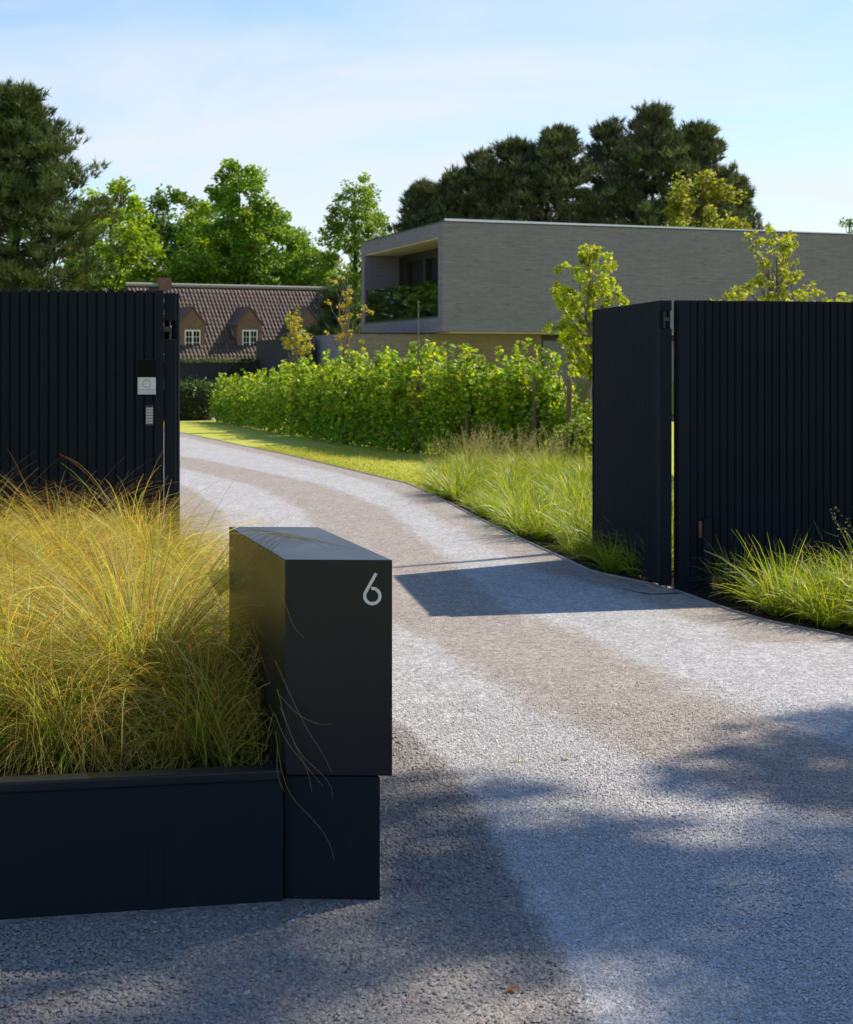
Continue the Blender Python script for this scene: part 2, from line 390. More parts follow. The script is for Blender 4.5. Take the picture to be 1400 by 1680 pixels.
def broadleaf(name, label, base, h, prof, h0, col, cat='tree', nclump=120, per=90, csize=0.6, leaf=0.16, group=None, trunk_r=0.16,
              alt=None, altp=0.15, lump=0.25, shell=0.5, mat='leaf', nbr=26, bark='bark', clumpvar=0.18, flat=0.75, lean=(0, 0)):
    t = empty(name, base); tag(t, label, cat, group)
    cl, pts, idx = crown_points(h0, h, prof, nclump, per, csize, lump, shell, flat=flat)
    pts = pts + np.stack([lean[0] * pts[:, 2] / h, lean[1] * pts[:, 2] / h, 0 * pts[:, 2]], 1)
    cl = cl + np.stack([lean[0] * cl[:, 2] / h, lean[1] * cl[:, 2] / h, 0 * cl[:, 2]], 1)
    cols = shade_cols(len(pts), col, 0.16, alt, altp) * np.clip(1 + rng.normal(0, clumpvar, len(cl)), 0.5, 1.6)[idx][:, None]
    V, Fc, cc = leaves(pts, leaf * rng.uniform(0.7, 1.3, len(pts)), cols)
    mk('crown', V, Fc, mat, t, cols=cc)
    zs = np.linspace(-0.1, h * 0.93, 9); wob = np.cumsum(rng.normal(0, trunk_r * 0.22, (9, 2)), axis=0); wob[:2] = 0
    tp = np.stack([wob[:, 0] + lean[0] * zs / h, wob[:, 1] + lean[1] * zs / h, zs], 1)
    rad = trunk_r * np.clip(1.15 - zs / h, 0.06, 1.2); rad[0] *= 1.25
    V, Fc = tube(tp, rad, 8); mk('trunk', V, Fc, bark, t, smooth=True)
    br = []
    for k in rng.choice(len(cl), min(nbr, len(cl)), replace=False):
        zt = max(h0 * 0.75, cl[k, 2] * rng.uniform(0.55, 0.8)); 
        b0 = np.array([np.interp(zt, zs, tp[:, 0]), np.interp(zt, zs, tp[:, 1]), zt])
        r0 = np.interp(zt, zs, rad) * 0.5
        br.append(tube(bend(b0, cl[k], 5, 0.05, 0.04), np.linspace(r0, 0.2 * r0 + 0.004, 5), 5))
    if br: V, Fc = merge(br); mk('branch_work', V, Fc, bark, t, smooth=True)
    return t

def needles(cen, dirs, L, W, per, spread, cols):
    N = len(cen); i = np.repeat(np.arange(N), per); M = len(i)
    d = dirs[i] + rng.normal(0, spread, (M, 3)); d /= np.linalg.norm(d, axis=1)[:, None]
    s = np.cross(d, rng.normal(size=(M, 3))); s /= np.linalg.norm(s, axis=1)[:, None] + 1e-9
    Ln = (np.broadcast_to(L, (N,))[i] * rng.uniform(0.6, 1.15, M))[:, None]
    c0 = cen[i] + dirs[i] * (rng.random(M) - 0.3)[:, None] * Ln * 0.7
    V = np.stack([c0 - s * W * 0.5, c0 + s * W * 0.5, c0 + d * Ln], 1).reshape(-1, 3)
    return V, np.arange(3 * M).reshape(M, 3), np.repeat(cols[i] * (1 + rng.normal(0, 0.15, (M, 1))), 3, axis=0)

def pine(name, label, base, h, rmax, h0, col, nbranch=80, group=None, top=0.35, tuft=0.34, trunk_r=0.2, per=26, peak=0.35, tufts=11, wd=0.022, cl=0.36):
    """pine: whorls of rising branches carrying upright tufts of needles"""
    t = empty(name, base); tag(t, label, 'tree', group)
    zs = np.linspace(-0.1, h * 0.97, 9); wob = np.cumsum(rng.normal(0, trunk_r * 0.2, (9, 2)), axis=0); wob[:2] = 0
    tp = np.stack([wob[:, 0], wob[:, 1], zs], 1); rad = trunk_r * np.clip(1.1 - zs / h, 0.08, 1.2)
    V, Fc = tube(tp, rad, 8); mk('trunk', V, Fc, 'bark', t, smooth=True)
    cen, dr, cs, br = [], [], [], []
    for b in range(nbranch):
        tt = rng.random() ** 0.85; z0 = h0 + (h - h0) * tt * 0.97; an = rng.uniform(0, 2 * np.pi)
        shape = min(1.0, ((1 - tt) / (1 - peak)) ** 0.62) if tt > peak else 0.72 + 0.28 * tt / peak
        Lb = rmax * shape * (rng.uniform(0.42, 1.04) if tt < 0.6 else rng.uniform(0.5, 0.9)) + 0.15
        rise = Lb * (0.15 + 0.55 * tt) * rng.uniform(0.5, 1.3)
        p0 = np.array([np.interp(z0, zs, tp[:, 0]), np.interp(z0, zs, tp[:, 1]), z0])
        p1 = p0 + np.array([math.cos(an) * Lb, math.sin(an) * Lb, rise])
        P = bend(p0, p1, 5, -0.06, 0.03); br.append(tube(P, np.linspace(trunk_r * 0.22 * (1.15 - tt), 0.012, 5), 4))
        shade = 1 + rng.normal(0, 0.16)
        for k in range(tufts):
            q = 0.30 + 0.70 * (k + rng.random()) / tufts
            c = np.array([np.interp(q, np.linspace(0, 1, 5), P[:, a]) for a in range(3)])
            sp = 0.20 * Lb * (1.2 - q) + 0.10
            c = c + np.array([rng.normal(0, sp), rng.normal(0, sp), rng.normal(0, 0.16)])
            sh2 = shade * (1 + rng.normal(0, 0.2)); rc = cl * rng.uniform(0.7, 1.3)
            for j in range(11):                      # one pad of foliage: tufts pointing out and up from its middle
                d = rng.normal(size=3); d[2] = abs(d[2]) * 0.9 + 0.25; d /= np.linalg.norm(d); d[:2] += np.array([math.cos(an), math.sin(an)]) * 0.2
                cen.append(c + d * rc * np.array([1.15, 1.15, 0.62]) * rng.uniform(0.35, 1.0)); d2 = d + np.array([0, 0, 0.7]); dr.append(d2 / np.linalg.norm(d2)); cs.append(sh2)
    for q in range(6):
        an = rng.uniform(0, 6.28); ro = rmax * rng.uniform(0.08, 0.38); zt = h * (1 - 0.30 * ro / rmax) - rng.uniform(0, 0.5)
        for k in range(4): cen.append(np.array([math.cos(an) * ro, math.sin(an) * ro, zt - 0.26 * k])); dr.append(np.array([rng.normal(0, 0.1), rng.normal(0, 0.1), 1.0])); cs.append(1.1)
    for k in range(7):
        cen.append(np.array([rng.normal(0, 0.07), rng.normal(0, 0.07), h - 0.13 * k])); dr.append(np.array([0, 0, 1.0])); cs.append(1.1)
    cen = np.array(cen); dr = np.array(dr); cs = np.array(cs)
    cols = shade_cols(len(cen), col, 0.18) * cs[:, None]
    V, Fc, cc = needles(cen, dr, tuft * rng.uniform(0.75, 1.3, len(cen)), wd, per, 0.45, cols)
    mk('crown', V, Fc, 'needle', t, cols=np.clip(cc, 0.003, 0.8))
    V, Fc = merge(br); mk('branch_work', V, Fc, 'bark', t, smooth=True)
    return t

def blades(n, base_r, L, th0, k, width, c_base, c_tip, segs=6, wob=0.25, colvar=0.22, alt=None, altp=0.2, power=1.3, taper=0.9, thpow=0.5):
    """n arching grass blades as ribbons: V, F, colours"""
    ph = rng.uniform(0, 2 * np.pi, n); r0 = base_r * np.sqrt(rng.random(n)); 
    th = th0[0] + (th0[1] - th0[0]) * rng.random(n) ** thpow; kk = rng.uniform(k[0], k[1], n); Ln = rng.uniform(L[0], L[1], n)
    a0 = ph + rng.normal(0, 0.5, n)
    P = np.zeros((n, segs + 1, 3)); P[:, 0, 0] = r0 * np.cos(a0); P[:, 0, 1] = r0 * np.sin(a0); P[:, 0, 2] = -0.01
    pw = rng.normal(0, wob, n); W = np.zeros((n, segs + 1, 3))
    for i in range(segs + 1):
        f = i / segs; ang = th + kk * f ** power; pp = ph + pw * f
        if i < segs:
            st = (Ln / segs)[:, None] * np.stack([np.sin(ang) * np.cos(pp), np.sin(ang) * np.sin(pp), np.cos(ang)], 1); P[:, i + 1] = P[:, i] + st
        wd = width * (1 - taper * f ** 1.6) * 0.5
        W[:, i, 0] = -np.sin(pp) * wd; W[:, i, 1] = np.cos(pp) * wd
    tw = rng.normal(0, 0.5, n); W[:, :, 2] = np.linalg.norm(W, axis=2) * np.sin(tw)[:, None]
    V = np.stack([P - W, P + W], 2)                       # n, segs+1, 2, 3
    i = np.arange(n)[:, None] * (segs + 1) * 2 + np.arange(segs)[None] * 2
    Fc = np.stack([i, i + 1, i + 3, i + 2], -1).reshape(-1, 4)
    f = np.linspace(0, 1, segs + 1)[None, :, None]
    cb = shade_cols(n, c_base, colvar); ct = shade_cols(n, c_tip, colvar)
    if alt is not None:
        m = rng.random(n) < altp; cb[m] = shade_cols(m.sum(), alt, colvar); ct[m] = shade_cols(m.sum(), np.asarray(alt) * 1.1, colvar)
    f = f ** 1.1; col = cb[:, None] * (1 - f) + ct[:, None] * f
    return V.reshape(-1, 3), Fc, np.repeat(col[:, :, None], 2, axis=2).reshape(-1, 3), P

def poly_in(pt, poly):
    x, y = pt; c = False; n = len(poly)
    for i in range(n):
        x1, y1 = poly[i]; x2, y2 = poly[(i + 1) % n]
        if (y1 > y) != (y2 > y) and x < (x2 - x1) * (y - y1) / (y2 - y1) + x1: c = not c
    return c

# ------------------------------------------------------------------ the ground, the drive, the beds
def sheet(name, pts, z, mat, kind='structure'):
    o = mk(name, [(p[0], p[1], z) for p in pts], [tuple(range(len(pts)))], mat)
    o['kind'] = kind; return o
gy = [-30, -5, 10, 30, 58, 70, 85, 120, 400, 1500]; gz = [-0.02, -0.02, -0.02, -0.02, -0.02, -0.6, -0.8, -0.8, -0.8, -0.8]
gx = [-900, -200, -60, -20, 20, 60, 200, 900]
GV = [(x, y, z) for y, z in zip(gy, gz) for x in gx]
GF = [(r * 8 + c, r * 8 + c + 1, r * 8 + 8 + c + 1, r * 8 + 8 + c) for r in range(len(gy) - 1) for c in range(7)]
ground = mk('lawn', GV, GF, 'lawn'); ground['kind'] = 'structure'

KERB_PX = [(1800, 1122), (1560, 1085), (1373, 1043), (1261, 1021), (1196, 1002), (1119, 973), (1060, 957), (973, 939), (861, 888), (781, 849), (717, 815), (668, 793.5), (616, 781), (545, 764), (474, 747), (404, 732.6), (296, 709.6), (180, 690)]
kerb = np.array([g(*p)[:2] for p in KERB_PX]); kerb = kerb[np.argsort(kerb[:, 1])]
kerb = np.vstack([[14, kerb[0, 1] - 1.6], [6.5, kerb[0, 1] - 0.45], kerb])
def kx(y): return np.interp(y, kerb[:, 1], kerb[:, 0])
CEN_PX = [(2000, 1345), (1620, 1330), (1400, 1290), (1200, 1225), (1000, 1140), (850, 1055), (720, 1000), (650, 925), (566, 836), (474, 796), (296, 756), (120, 725)]
cen_l = np.array([g(*p)[:2] for p in CEN_PX])
BND_PX = [(600, 1120), (645, 1172), (700, 1215), (760, 1275), (800, 1340), (835, 1410), (870, 1470), (905, 1530), (945, 1600), (985, 1680), (1050, 1800), (1200, 2100)]
bnd = np.array([g(*p)[:2] for p in BND_PX]); bnd = bnd[np.argsort(bnd[:, 1])]
def pdist(P, L):
    d = np.full(len(P), 1e9)
    for a, b in zip(L[:-1], L[1:]):
        ab = b - a; t = np.clip(((P - a) @ ab) / (ab @ ab), 0, 1); q = a + t[:, None] * ab
        d = np.minimum(d, np.linalg.norm(P - q, axis=1))
    return d
def sstep(x, a, b): t = np.clip((x - a) / (b - a), 0, 1); return t * t * (3 - 2 * t)
def gravel_masks(P):
    dc = pdist(P, cen_l)
    y = P[:, 1]
    brown = 1 - sstep(dc, 0.32, 0.62)
    dk = kx(np.maximum(y, 10.6)) - P[:, 0]
    edge = (1 - sstep(dk, 0.22, 0.62)) * (y > 10.0)
    rough_left = sstep(np.interp(y, bnd[:, 1], bnd[:, 0]) - P[:, 0], -0.03, 0.06) * (1 - sstep(y, 7.3, 8.4))
    left2 = sstep(dc, 1.25, 1.45) * sstep(y, 12, 13) * (P[:, 0] < np.interp(y, cen_l[::1, 1], cen_l[::1, 0]))
    return np.clip(np.maximum(np.maximum(brown, edge), left2 * 0.8), 0, 1), np.clip(rough_left, 0, 1)
ys = [1.5]
while ys[-1] < 56: ys.append(ys[-1] * 1.0125)
ys = np.array(ys); NC = 150
xl = np.interp(ys, [1.5, 5, 9, 11.5, 13, 20, 30, 56], [-8, -6, -4.5, -3.4, -2.6, -3.9, -7.5, -19])
xr = kx(ys); xr = np.where(ys < kerb[0, 1], 14, xr)
fr = np.linspace(0, 1, NC)
DV = np.stack([xl[:, None] + (xr - xl)[:, None] * fr, np.repeat(ys[:, None], NC, 1), np.zeros((len(ys), NC))], -1)
DV[..., 2] = 0.003 * np.sin(DV[..., 0] * 1.7 + 0.4 * DV[..., 1]) * np.clip((14 - DV[..., 1]) / 8, 0, 1)
DV = DV.reshape(-1, 3)
i = (np.arange(len(ys) - 1)[:, None] * NC + np.arange(NC - 1)[None]).ravel()
drive = mk('driveway', DV, np.stack([i, i + 1, i + NC + 1, i + NC], 1), 'gravel', smooth=True); drive['kind'] = 'structure'
mb_, mc_ = gravel_masks(DV[:, :2])
for nm, arr in (('brown', mb_), ('coarse', mc_)):
    a = drive.data.attributes.new(nm, 'FLOAT', 'POINT'); a.data.foreach_set('value', arr.astype(np.float32))

# loose stones lying on the drive, as far as single stones can be told apart
def pebbles():
    P = []
    for y0, y1, dens in ((3.7, 5.0, 19500), (5.0, 6.0, 17000), (6.0, 7.0, 13500), (7.0, 8.2, 9000), (8.2, 9.8, 4500)):
        hw = 0.25 * y1 + 0.75; n = int(2 * hw * (y1 - y0) * dens)
        P.append(np.stack([rng.uniform(-hw, hw, n), rng.uniform(y0, y1, n)], 1))
    P = np.vstack(P); P = P[P[:, 0] < kx(np.maximum(P[:, 1], kerb[0, 1])) - 0.02]
    # none where the planter stands
    P = P[~((P[:, 1] > 5.15 + 0.2 * (P[:, 0] + 0.15)) & (P[:, 0] < -0.17 - 0.30 * (P[:, 1] - 5.2)))]
    br, co = gravel_masks(P); n = len(P)
    keep = rng.random(n) < (1 - sstep(P[:, 1], 6.3, 9.7)) * (1 - 0.45 * co); P, br, co = P[keep], br[keep], co[keep]; n = len(P)
    r = (0.0031 + 0.0030 * rng.random(n) ** 2) * (1 + 0.55 * co)
    O = np.array([[1, 0, -0.35], [0.1, 0.95, -0.35], [-1, 0.1, -0.35], [-0.1, -1, -0.35], [0.1, 0.05, 0.55]], float)
    Fo = np.array([[0, 1, 4], [1, 2, 4], [2, 3, 4], [3, 0, 4]])
    a = rng.uniform(0, 6.28, n); sc_ = rng.uniform(0.65, 1.35, (n, 5, 3)); sc_[..., 2] = rng.uniform(0.7, 1.2, (n, 1))
    L = O[None] * sc_ * r[:, None, None]; L[:, 4, :2] += rng.normal(0, 0.35, (n, 2)) * r[:, None]
    X = L[..., 0] * np.cos(a)[:, None] - L[..., 1] * np.sin(a)[:, None]; Y = L[..., 0] * np.sin(a)[:, None] + L[..., 1] * np.cos(a)[:, None]
    V = np.stack([X + P[:, 0, None], Y + P[:, 1, None], L[..., 2] + 0.002 + (r * rng.uniform(-0.15, 0.45 + 0.3 * co, n))[:, None]], -1)
    grey = np.array([0.50, 0.507, 0.522]); brn = np.array([0.395, 0.352, 0.318]); crs = np.array([0.265, 0.250, 0.238])
    pt = 0.5 + 0.5 * np.sin(P[:, 0] * 5.1 + np.sin(P[:, 1] * 2.3) * 2) * np.sin(P[:, 1] * 3.7 + P[:, 0])      # patchy mixing of the two stones
    bmix = np.clip(br + (pt - 0.5) * 0.5 + rng.normal(0, 0.22, n), 0, 1)[:, None]
    col = grey * (1 - bmix) + brn * bmix; col = col * (1 - co[:, None]) + crs * co[:, None]
    col = col * np.clip(1 + rng.normal(0, 0.20, (n, 1)), 0.4, 1.7); warm = rng.random(n) < 0.12; col[warm] *= np.array([1.1, 0.93, 0.82])
    Fc = (Fo[None] + np.arange(n)[:, None, None] * 5).reshape(-1, 3)
    print('pebbles', n)
    o = mk('loose_gravel', V.reshape(-1, 3), Fc, 'pebble', cols=np.repeat(col, 5, axis=0))
    tag(o, 'loose pale and brown gravel stones strewn over the drive', 'gravel', kind='stuff')
pebbles()

# steel edging along the drive
kk = np.array([(kx(y), y) for y in np.concatenate([np.arange(9.0, 24, 0.25), np.arange(24, 44, 0.8)])])
tn = np.gradient(kk, axis=0); tn /= np.linalg.norm(tn, axis=1)[:, None]; nn = np.stack([tn[:, 1], -tn[:, 0]], 1)
ed = MB(); a_ = kk; b_ = kk + nn * 0.010
V = []; Fc = []
for p, q in zip(a_, b_): V += [(*p, -0.02), (*p, 0.013), (*q, 0.013), (*q, -0.02)]
for k in range(len(kk) - 1):
    o = 4 * k
    Fc += [(o, o + 4, o + 5, o + 1), (o + 1, o + 5, o + 6, o + 2), (o + 2, o + 6, o + 7, o + 3)]
o = mk('driveway_edging', V, Fc, 'edging_metal'); o['kind'] = 'structure'

# soil of the planting beds
right_bed = [tuple(kk[j] + nn[j] * 0.02) for j in range(len(kk)) if kk[j][1] < 22.6]
bed = right_bed + [(0.25, 24.5), (0.6, 28.5), (3.2, 28.0), (4.5, 20), (6.5, 14), (8, 11), (8, 9)]
sheet('bed_soil', bed, 0.0, 'soil')
sheet('far_court_path', [g(180, 686)[:2], g(352, 689)[:2], g(352, 680.5)[:2], g(180, 680.5)[:2]], -0.006, 'stone')

# ------------------------------------------------------------------ planter and letterbox pillar
pf = [g(-700, 1553)[:2], g(465, 1480)[:2]]                      # front line of the planter
fd = (pf[1] - pf[0]) / np.linalg.norm(pf[1] - pf[0])
pillar_fl = g(465.5, 1479.5)[:2]
S0 = 541.0
top_z = EYE - (918 - HOR) / S0; box_z = EYE - (1271.5 - HOR) / S0
fl = np.array([(468 - 700) / S0, F / S0]); frr = np.array([(644 - 700) / (S0 * 1.003), F / (S0 * 1.003)])
bl = g(376, 864, top_z)[:2]; brr = frr + (bl - fl)
pil = empty('letterbox_pillar', (float(fl[0]), float(fl[1]), 0))
tag(pil, 'dark grey metal letterbox pillar bearing the number 6', 'letterbox')
L = lambda p: (p[0] - fl[0], p[1] - fl[1])
MB().prism([L(fl), L(frr), L(brr), L(bl)], box_z, top_z).build('box', 'anthracite_smooth', pil, bevel=0.0025, seg=2)
dv = (bl - fl); pu = (frr - fl)
q0 = fl - pu * 0.006 + dv * 0.002; q1 = fl + pu * 0.887 + dv * 0.002; q2 = q1 + dv * 0.997; q3 = q0 + dv * 0.997
MB().prism([L(q0), L(q1), L(q2), L(q3)], -0.05, box_z - 0.004).build('plinth', 'anthracite', pil, bevel=0.002)
MB().prism([L(fl + pu * 0.03 + dv * 0.03), L(fl + pu * 0.86 + dv * 0.03), L(fl + pu * 0.86 + dv * 0.9), L(fl + pu * 0.03 + dv * 0.9)], box_z - 0.006, box_z + 0.002).build('shadow_gap', 'black_backing', pil)
# the figure 6: straight stem running into a round bowl that stops short of it
def six():
    cx, cy, r = 965.0, 503.0, 43.0
    pts = [(986, 376)]
    a1 = math.radians(207)
    pts += [(986 + (cx + r * math.cos(a1) - 986) * t, 376 + (cy + r * math.sin(a1) * 1 - 376) * t) for t in (0.35, 0.7)]
    for k in range(0, 41):
        a = a1 - math.radians(305) * k / 40
        pts.append((cx + r * math.cos(a), cy + r * math.sin(a)))
    P = [np.array(((x / 3.43 + 330), (y / 3.43 + 830))) for x, y in pts]
    W = []
    for p in P:
        f = (p[0] - 468) / 176.0; W.append(np.array([f, top_z - (p[1] - 918) / S0]))
    P = np.array([[ (x * pu[0]), x * pu[1], z] for x, z in W])
    T = np.gradient(P, axis=0); T /= np.linalg.norm(T, axis=1)[:, None]
    nf = np.array([pu[1], -pu[0], 0]); nf /= np.linalg.norm(nf); S = np.cross(T, nf) * 0.0047
    A = P + S + nf * 0.005; B = P - S + nf * 0.005; A2 = P + S - nf * 0.003; B2 = P - S - nf * 0.003
    V = np.stack([A, B, B2, A2], 1).reshape(-1, 3); n = len(P); Fc = []
    for k in range(n - 1):
        o = 4 * k
        for a, b in ((0, 1), (1, 2), (2, 3), (3, 0)): Fc.append((o + a, o + b, o + 4 + b, o + 4 + a))
    Fc += [(0, 3, 2, 1), (4 * n - 4, 4 * n - 3, 4 * n - 2, 4 * n - 1)]
    o = mk('house_number', V, Fc, 'number_metal', pil); o['label'] = 'pale metal figure 6'
    bm = bmesh.new(); bm.from_mesh(o.data); bmesh.ops.recalc_face_normals(bm, faces=bm.faces); bm.to_mesh(o.data); bm.free()
six()

rim_z = 0.402
pl = empty('planter', (float(pf[1][0]), float(pf[1][1]), 0), math.atan2(fd[1], fd[0]))
tag(pl, 'long low black metal planter holding the feathery golden grass', 'planter')
LP = float(np.linalg.norm(pf[1] - pf[0]))
MB().box(-LP, 0.0, 0.0, 0.05, -0.05, rim_z - 0.032).build('front_wall', 'anthracite', pl, bevel=0.002)
MB().box(-LP, -0.004, -0.006, 0.075, rim_z - 0.034, rim_z).build('rim', 'anthracite_smooth', pl, bevel=0.007, seg=3)
MB().box(-0.405, -0.357, -0.0022, 0.01, -0.02, 0.19).build('cover_strip', 'anthracite', pl, bevel=0.0008)
inv = Matrix.Rotation(-math.atan2(fd[1], fd[0]), 2)
def toL(p): v = inv @ Vector((p[0] - pf[1][0], p[1] - pf[1][1])); return (v.x, v.y)
lf_end = at(268, 476, 10.6)[:2]
soilp = [toL(fl + np.array([-0.02, 0.06])), toL(bl + np.array([-0.02, 0.0])), toL(lf_end + np.array([0.2, -0.15])), toL(lf_end + np.array([-4.6, -0.9])), (-LP, 0.9), (-LP, 0.06), (-0.1, 0.055)]
MB().prism(soilp, 0.0, rim_z - 0.06).build('soil_fill', 'soil', pl)
MB().prism([toL(bl), toL(lf_end + np.array([0.22, -0.12])), toL(lf_end + np.array([0.17, -0.12])), toL(bl + np.array([-0.05, 0]))], 0.0, rim_z - 0.02).build('side_wall', 'anthracite', pl)

# ------------------------------------------------------------------ fences and gate leaves
PITCH, SLW = 0.058, 0.0475
slat_me = {}
def slat_mesh(h, depth=0.032):
    k = (round(h, 3), depth)
    if k not in slat_me:
        o = MB().box(-SLW / 2, SLW / 2, 0, depth, 0, h).build('slat', 'anthracite', bevel=0.003); slat_me[k] = o.data; bpy.data.objects.remove(o)
    return slat_me[k]
def slat_panel(root, x0, n, z0, z1, sgn=1, y=0.0, both=False):
    me = slat_mesh(z1 - z0)
    for k in range(n):
        link('slat', me, root, (x0 + sgn * k * PITCH, y + rng.normal(0, 0.0006), z0 + rng.normal(0, 0.0008)))
        if both: link('slat', me, root, (x0 + sgn * k * PITCH, y + 0.058, z0))
# right fence, running off to the right from the hinge post
hp = g(1110, 970)[:2]; TOP = EYE + (HOR - 492) * hp[1] / F
fr_a = R(13)
rf = empty('slatted_fence', (float(hp[0] + 0.02), float(hp[1] + 0.02), 0), fr_a)
tag(rf, 'black vertical slat fence behind the bright verge grass, with a hinge post at its end', 'fence')
MB().box(0.0, 0.085, -0.004, 0.10, -0.03, TOP).build('post', 'anthracite_post', rf, bevel=0.004)
MB().box(0.085, 5.2, 0.014, 0.05, 0.10, TOP - 0.012).build('backing_sheet', 'anthracite', rf)
MB().box(0.085, 5.2, 0.05, 0.09, 0.14, 0.20).build('rail', 'anthracite', rf); MB().box(0.085, 5.2, 0.05, 0.09, TOP - 0.16, TOP - 0.10).build('rail', 'anthracite', rf)
slat_panel(rf, 0.085 + 0.030, 88, 0.095, TOP)
MB().box(0.175, 0.235, -0.055, -0.004, -0.03, 0.52).build('cable_duct', 'anthracite_post', rf, bevel=0.003)
MB().box(0.150, 0.172, -0.022, -0.002, 0.38, 0.50).build('bracket', 'stake_wood', rf, bevel=0.002)
MB().box(0.085, 0.235, 0.0, 0.10, -0.03, 0.09).build('post_foot', 'anthracite_post', rf, bevel=0.003)
# right gate leaf, swung open inwards
e0 = g(1100, 968.5)[:2]; e1 = at(984, 600, 14.45)[:2]
ld = e1 - e0; LL = float(np.linalg.norm(ld)); la = math.atan2(ld[1], ld[0])
gl = empty('gate_leaf', (float(e0[0]), float(e0[1]), 0), la)
tag(gl, 'black slatted gate leaf swung open inwards before the lime green young tree', 'gate')
GB = 0.035
# local x runs along the leaf from its hinge; the drive side (towards the camera's left) is local +y
MB().box(0.0, 0.055, -0.012, 0.075, GB, TOP - 0.205).build('hinge_stile', 'anthracite_post', gl, bevel=0.003)
MB().box(0.0, 0.055, -0.012, 0.075, TOP - 0.075, TOP).build('hinge_stile', 'anthracite_post', gl, bevel=0.003)
MB().box(0.040, 0.055, -0.012, 0.075, TOP - 0.205, TOP - 0.075).build('hinge_stile', 'anthracite_post', gl, bevel=0.001)
MB().box(0.058, 0.125, -0.006, 0.066, GB, TOP).build('inner_stile', 'anthracite_post', gl, bevel=0.003)
nsl = int((LL - 0.15) / PITCH)
MB().box(0.125, LL - 0.01, 0.018, 0.042, GB + 0.01, TOP - 0.01).build('backing_sheet', 'black_backing', gl)
me = slat_mesh(TOP - GB, 0.020)
for k in range(nsl):
    link('slat', me, gl, (0.157 + k * PITCH, 0.043, GB)); link('slat', me, gl, (0.157 + k * PITCH, -0.003, GB))
MB().box(LL - 0.03, LL, -0.004, 0.064, GB, TOP).build('end_stile', 'anthracite_post', gl, bevel=0.003)
MB().box(-0.045, 0.038, 0.016, 0.05, TOP - 0.155, TOP - 0.122).build('hinge', 'dark_metal', gl, bevel=0.004)
V, Fc = tube([(0.03, 0.033, TOP - 0.20), (0.03, 0.033, TOP - 0.08)], 0.012, 10); mk('hinge_pin', V, Fc, 'dark_metal', gl, smooth=True)
V, Fc = tube([(0.025, 0.03, -0.01), (0.025, 0.03, GB + 0.01)], 0.016, 10); mk('floor_pivot', V, Fc, 'steel', gl, smooth=True)
MB().prism([(-0.02, -0.03), (0.10, -0.035), (0.38, 0.02), (0.36, 0.10), (0.1, 0.09), (-0.03, 0.07)], -0.02, 0.010).build('floor_plate', 'stone', None, bevel=0.004)
fpz = bpy.data.objects['floor_plate']; fpz.location = gl.location; fpz.rotation_euler = gl.rotation_euler; fpz.name = 'threshold_stone'
tag(fpz, 'flat grey stone slab set in the ground under the gate hinge', 'stone slab')
# thin dark joint at the threshold
tp_ = np.array([g(*p) for p in [(1022, 966), (1035, 969.5), (1050, 973), (1068, 975.5), (1085, 975.5), (1108, 974), (1118, 973.5)]]) + np.array([0, 0, 0.016])
V, Fc = tube(tp_ - np.array([0, 0, 0.013]), 0.005, 6); o = mk('ground_cable', V, Fc, 'dark_metal', smooth=True); tag(o, 'thin black cable lying on the gravel before the gate hinge', 'cable')

# left fence and its leaf
YL = (F * 0) + 10.55
TL = EYE + (HOR - 476.5) * YL / F
lf0 = np.array([xat(268, YL), YL])
lf = empty('slatted_fence', (float(lf0[0]), float(lf0[1]), 0), R(7))
tag(lf, 'black vertical slat fence behind the golden grass, carrying the intercom and keypad', 'fence')
MB().box(-5.2, -0.01, 0.014, 0.05, 0.08, TL - 0.012).build('backing_sheet', 'anthracite', lf)
MB().box(-5.2, -0.01, 0.05, 0.09, 0.14, 0.20).build('rail', 'anthracite', lf); MB().box(-5.2, -0.01, 0.05, 0.09, TL - 0.16, TL - 0.1).build('rail', 'anthracite', lf)
MB().box(-0.056, 0.0, -0.004, 0.10, -0.03, TL).build('post', 'anthracite_post', lf, bevel=0.003)
slat_panel(lf, -0.056 - 0.031, 86, 0.08, TL, -1)
ll0 = np.array([xat(269.3, YL + 0.03), YL + 0.03])
lld = np.array([-0.128, 1.0]); lla = math.atan2(lld[1], lld[0])
gl2 = empty('gate_leaf', (float(ll0[0]), float(ll0[1]), 0), lla)
tag(gl2, 'black slatted gate leaf seen edge on, swung open beside the intercom fence', 'gate')
TL2 = TL - 0.014
zb0, zb1 = TL2 - 0.285, TL2 - 0.17
MB().box(0.0, 0.06, -0.074, 0.0, 0.03, zb0).build('hinge_stile', 'anthracite_post', gl2, bevel=0.003)
MB().box(0.0, 0.06, -0.074, 0.0, zb1, TL2).build('hinge_stile', 'anthracite_post', gl2, bevel=0.003)
MB().box(0.045, 0.06, -0.068, 0.0, zb0, zb1).build('hinge_stile', 'black_backing', gl2)
MB().box(0.060, 0.122, -0.090, 0.0, 0.03, TL2).build('inner_stile', 'anthracite_post', gl2, bevel=0.003)
MB().box(0.122, 1.8, -0.045, -0.024, 0.04, TL2 - 0.01).build('backing_sheet', 'black_backing', gl2)
me = slat_mesh(TL2 - 0.03, 0.020)
for k in range(28):
    link('slat', me, gl2, (0.152 + k * PITCH, -0.066, 0.03)); link('slat', me, gl2, (0.152 + k * PITCH, -0.022, 0.03))
MB().box(1.775, 1.805, -0.068, 0.0, 0.03, TL2).build('end_stile', 'anthracite_post', gl2, bevel=0.003)
MB().box(-0.015, 0.044, -0.045, 0.03, TL2 - 0.243, TL2 - 0.205).build('hinge', 'dark_metal', gl2, bevel=0.004)
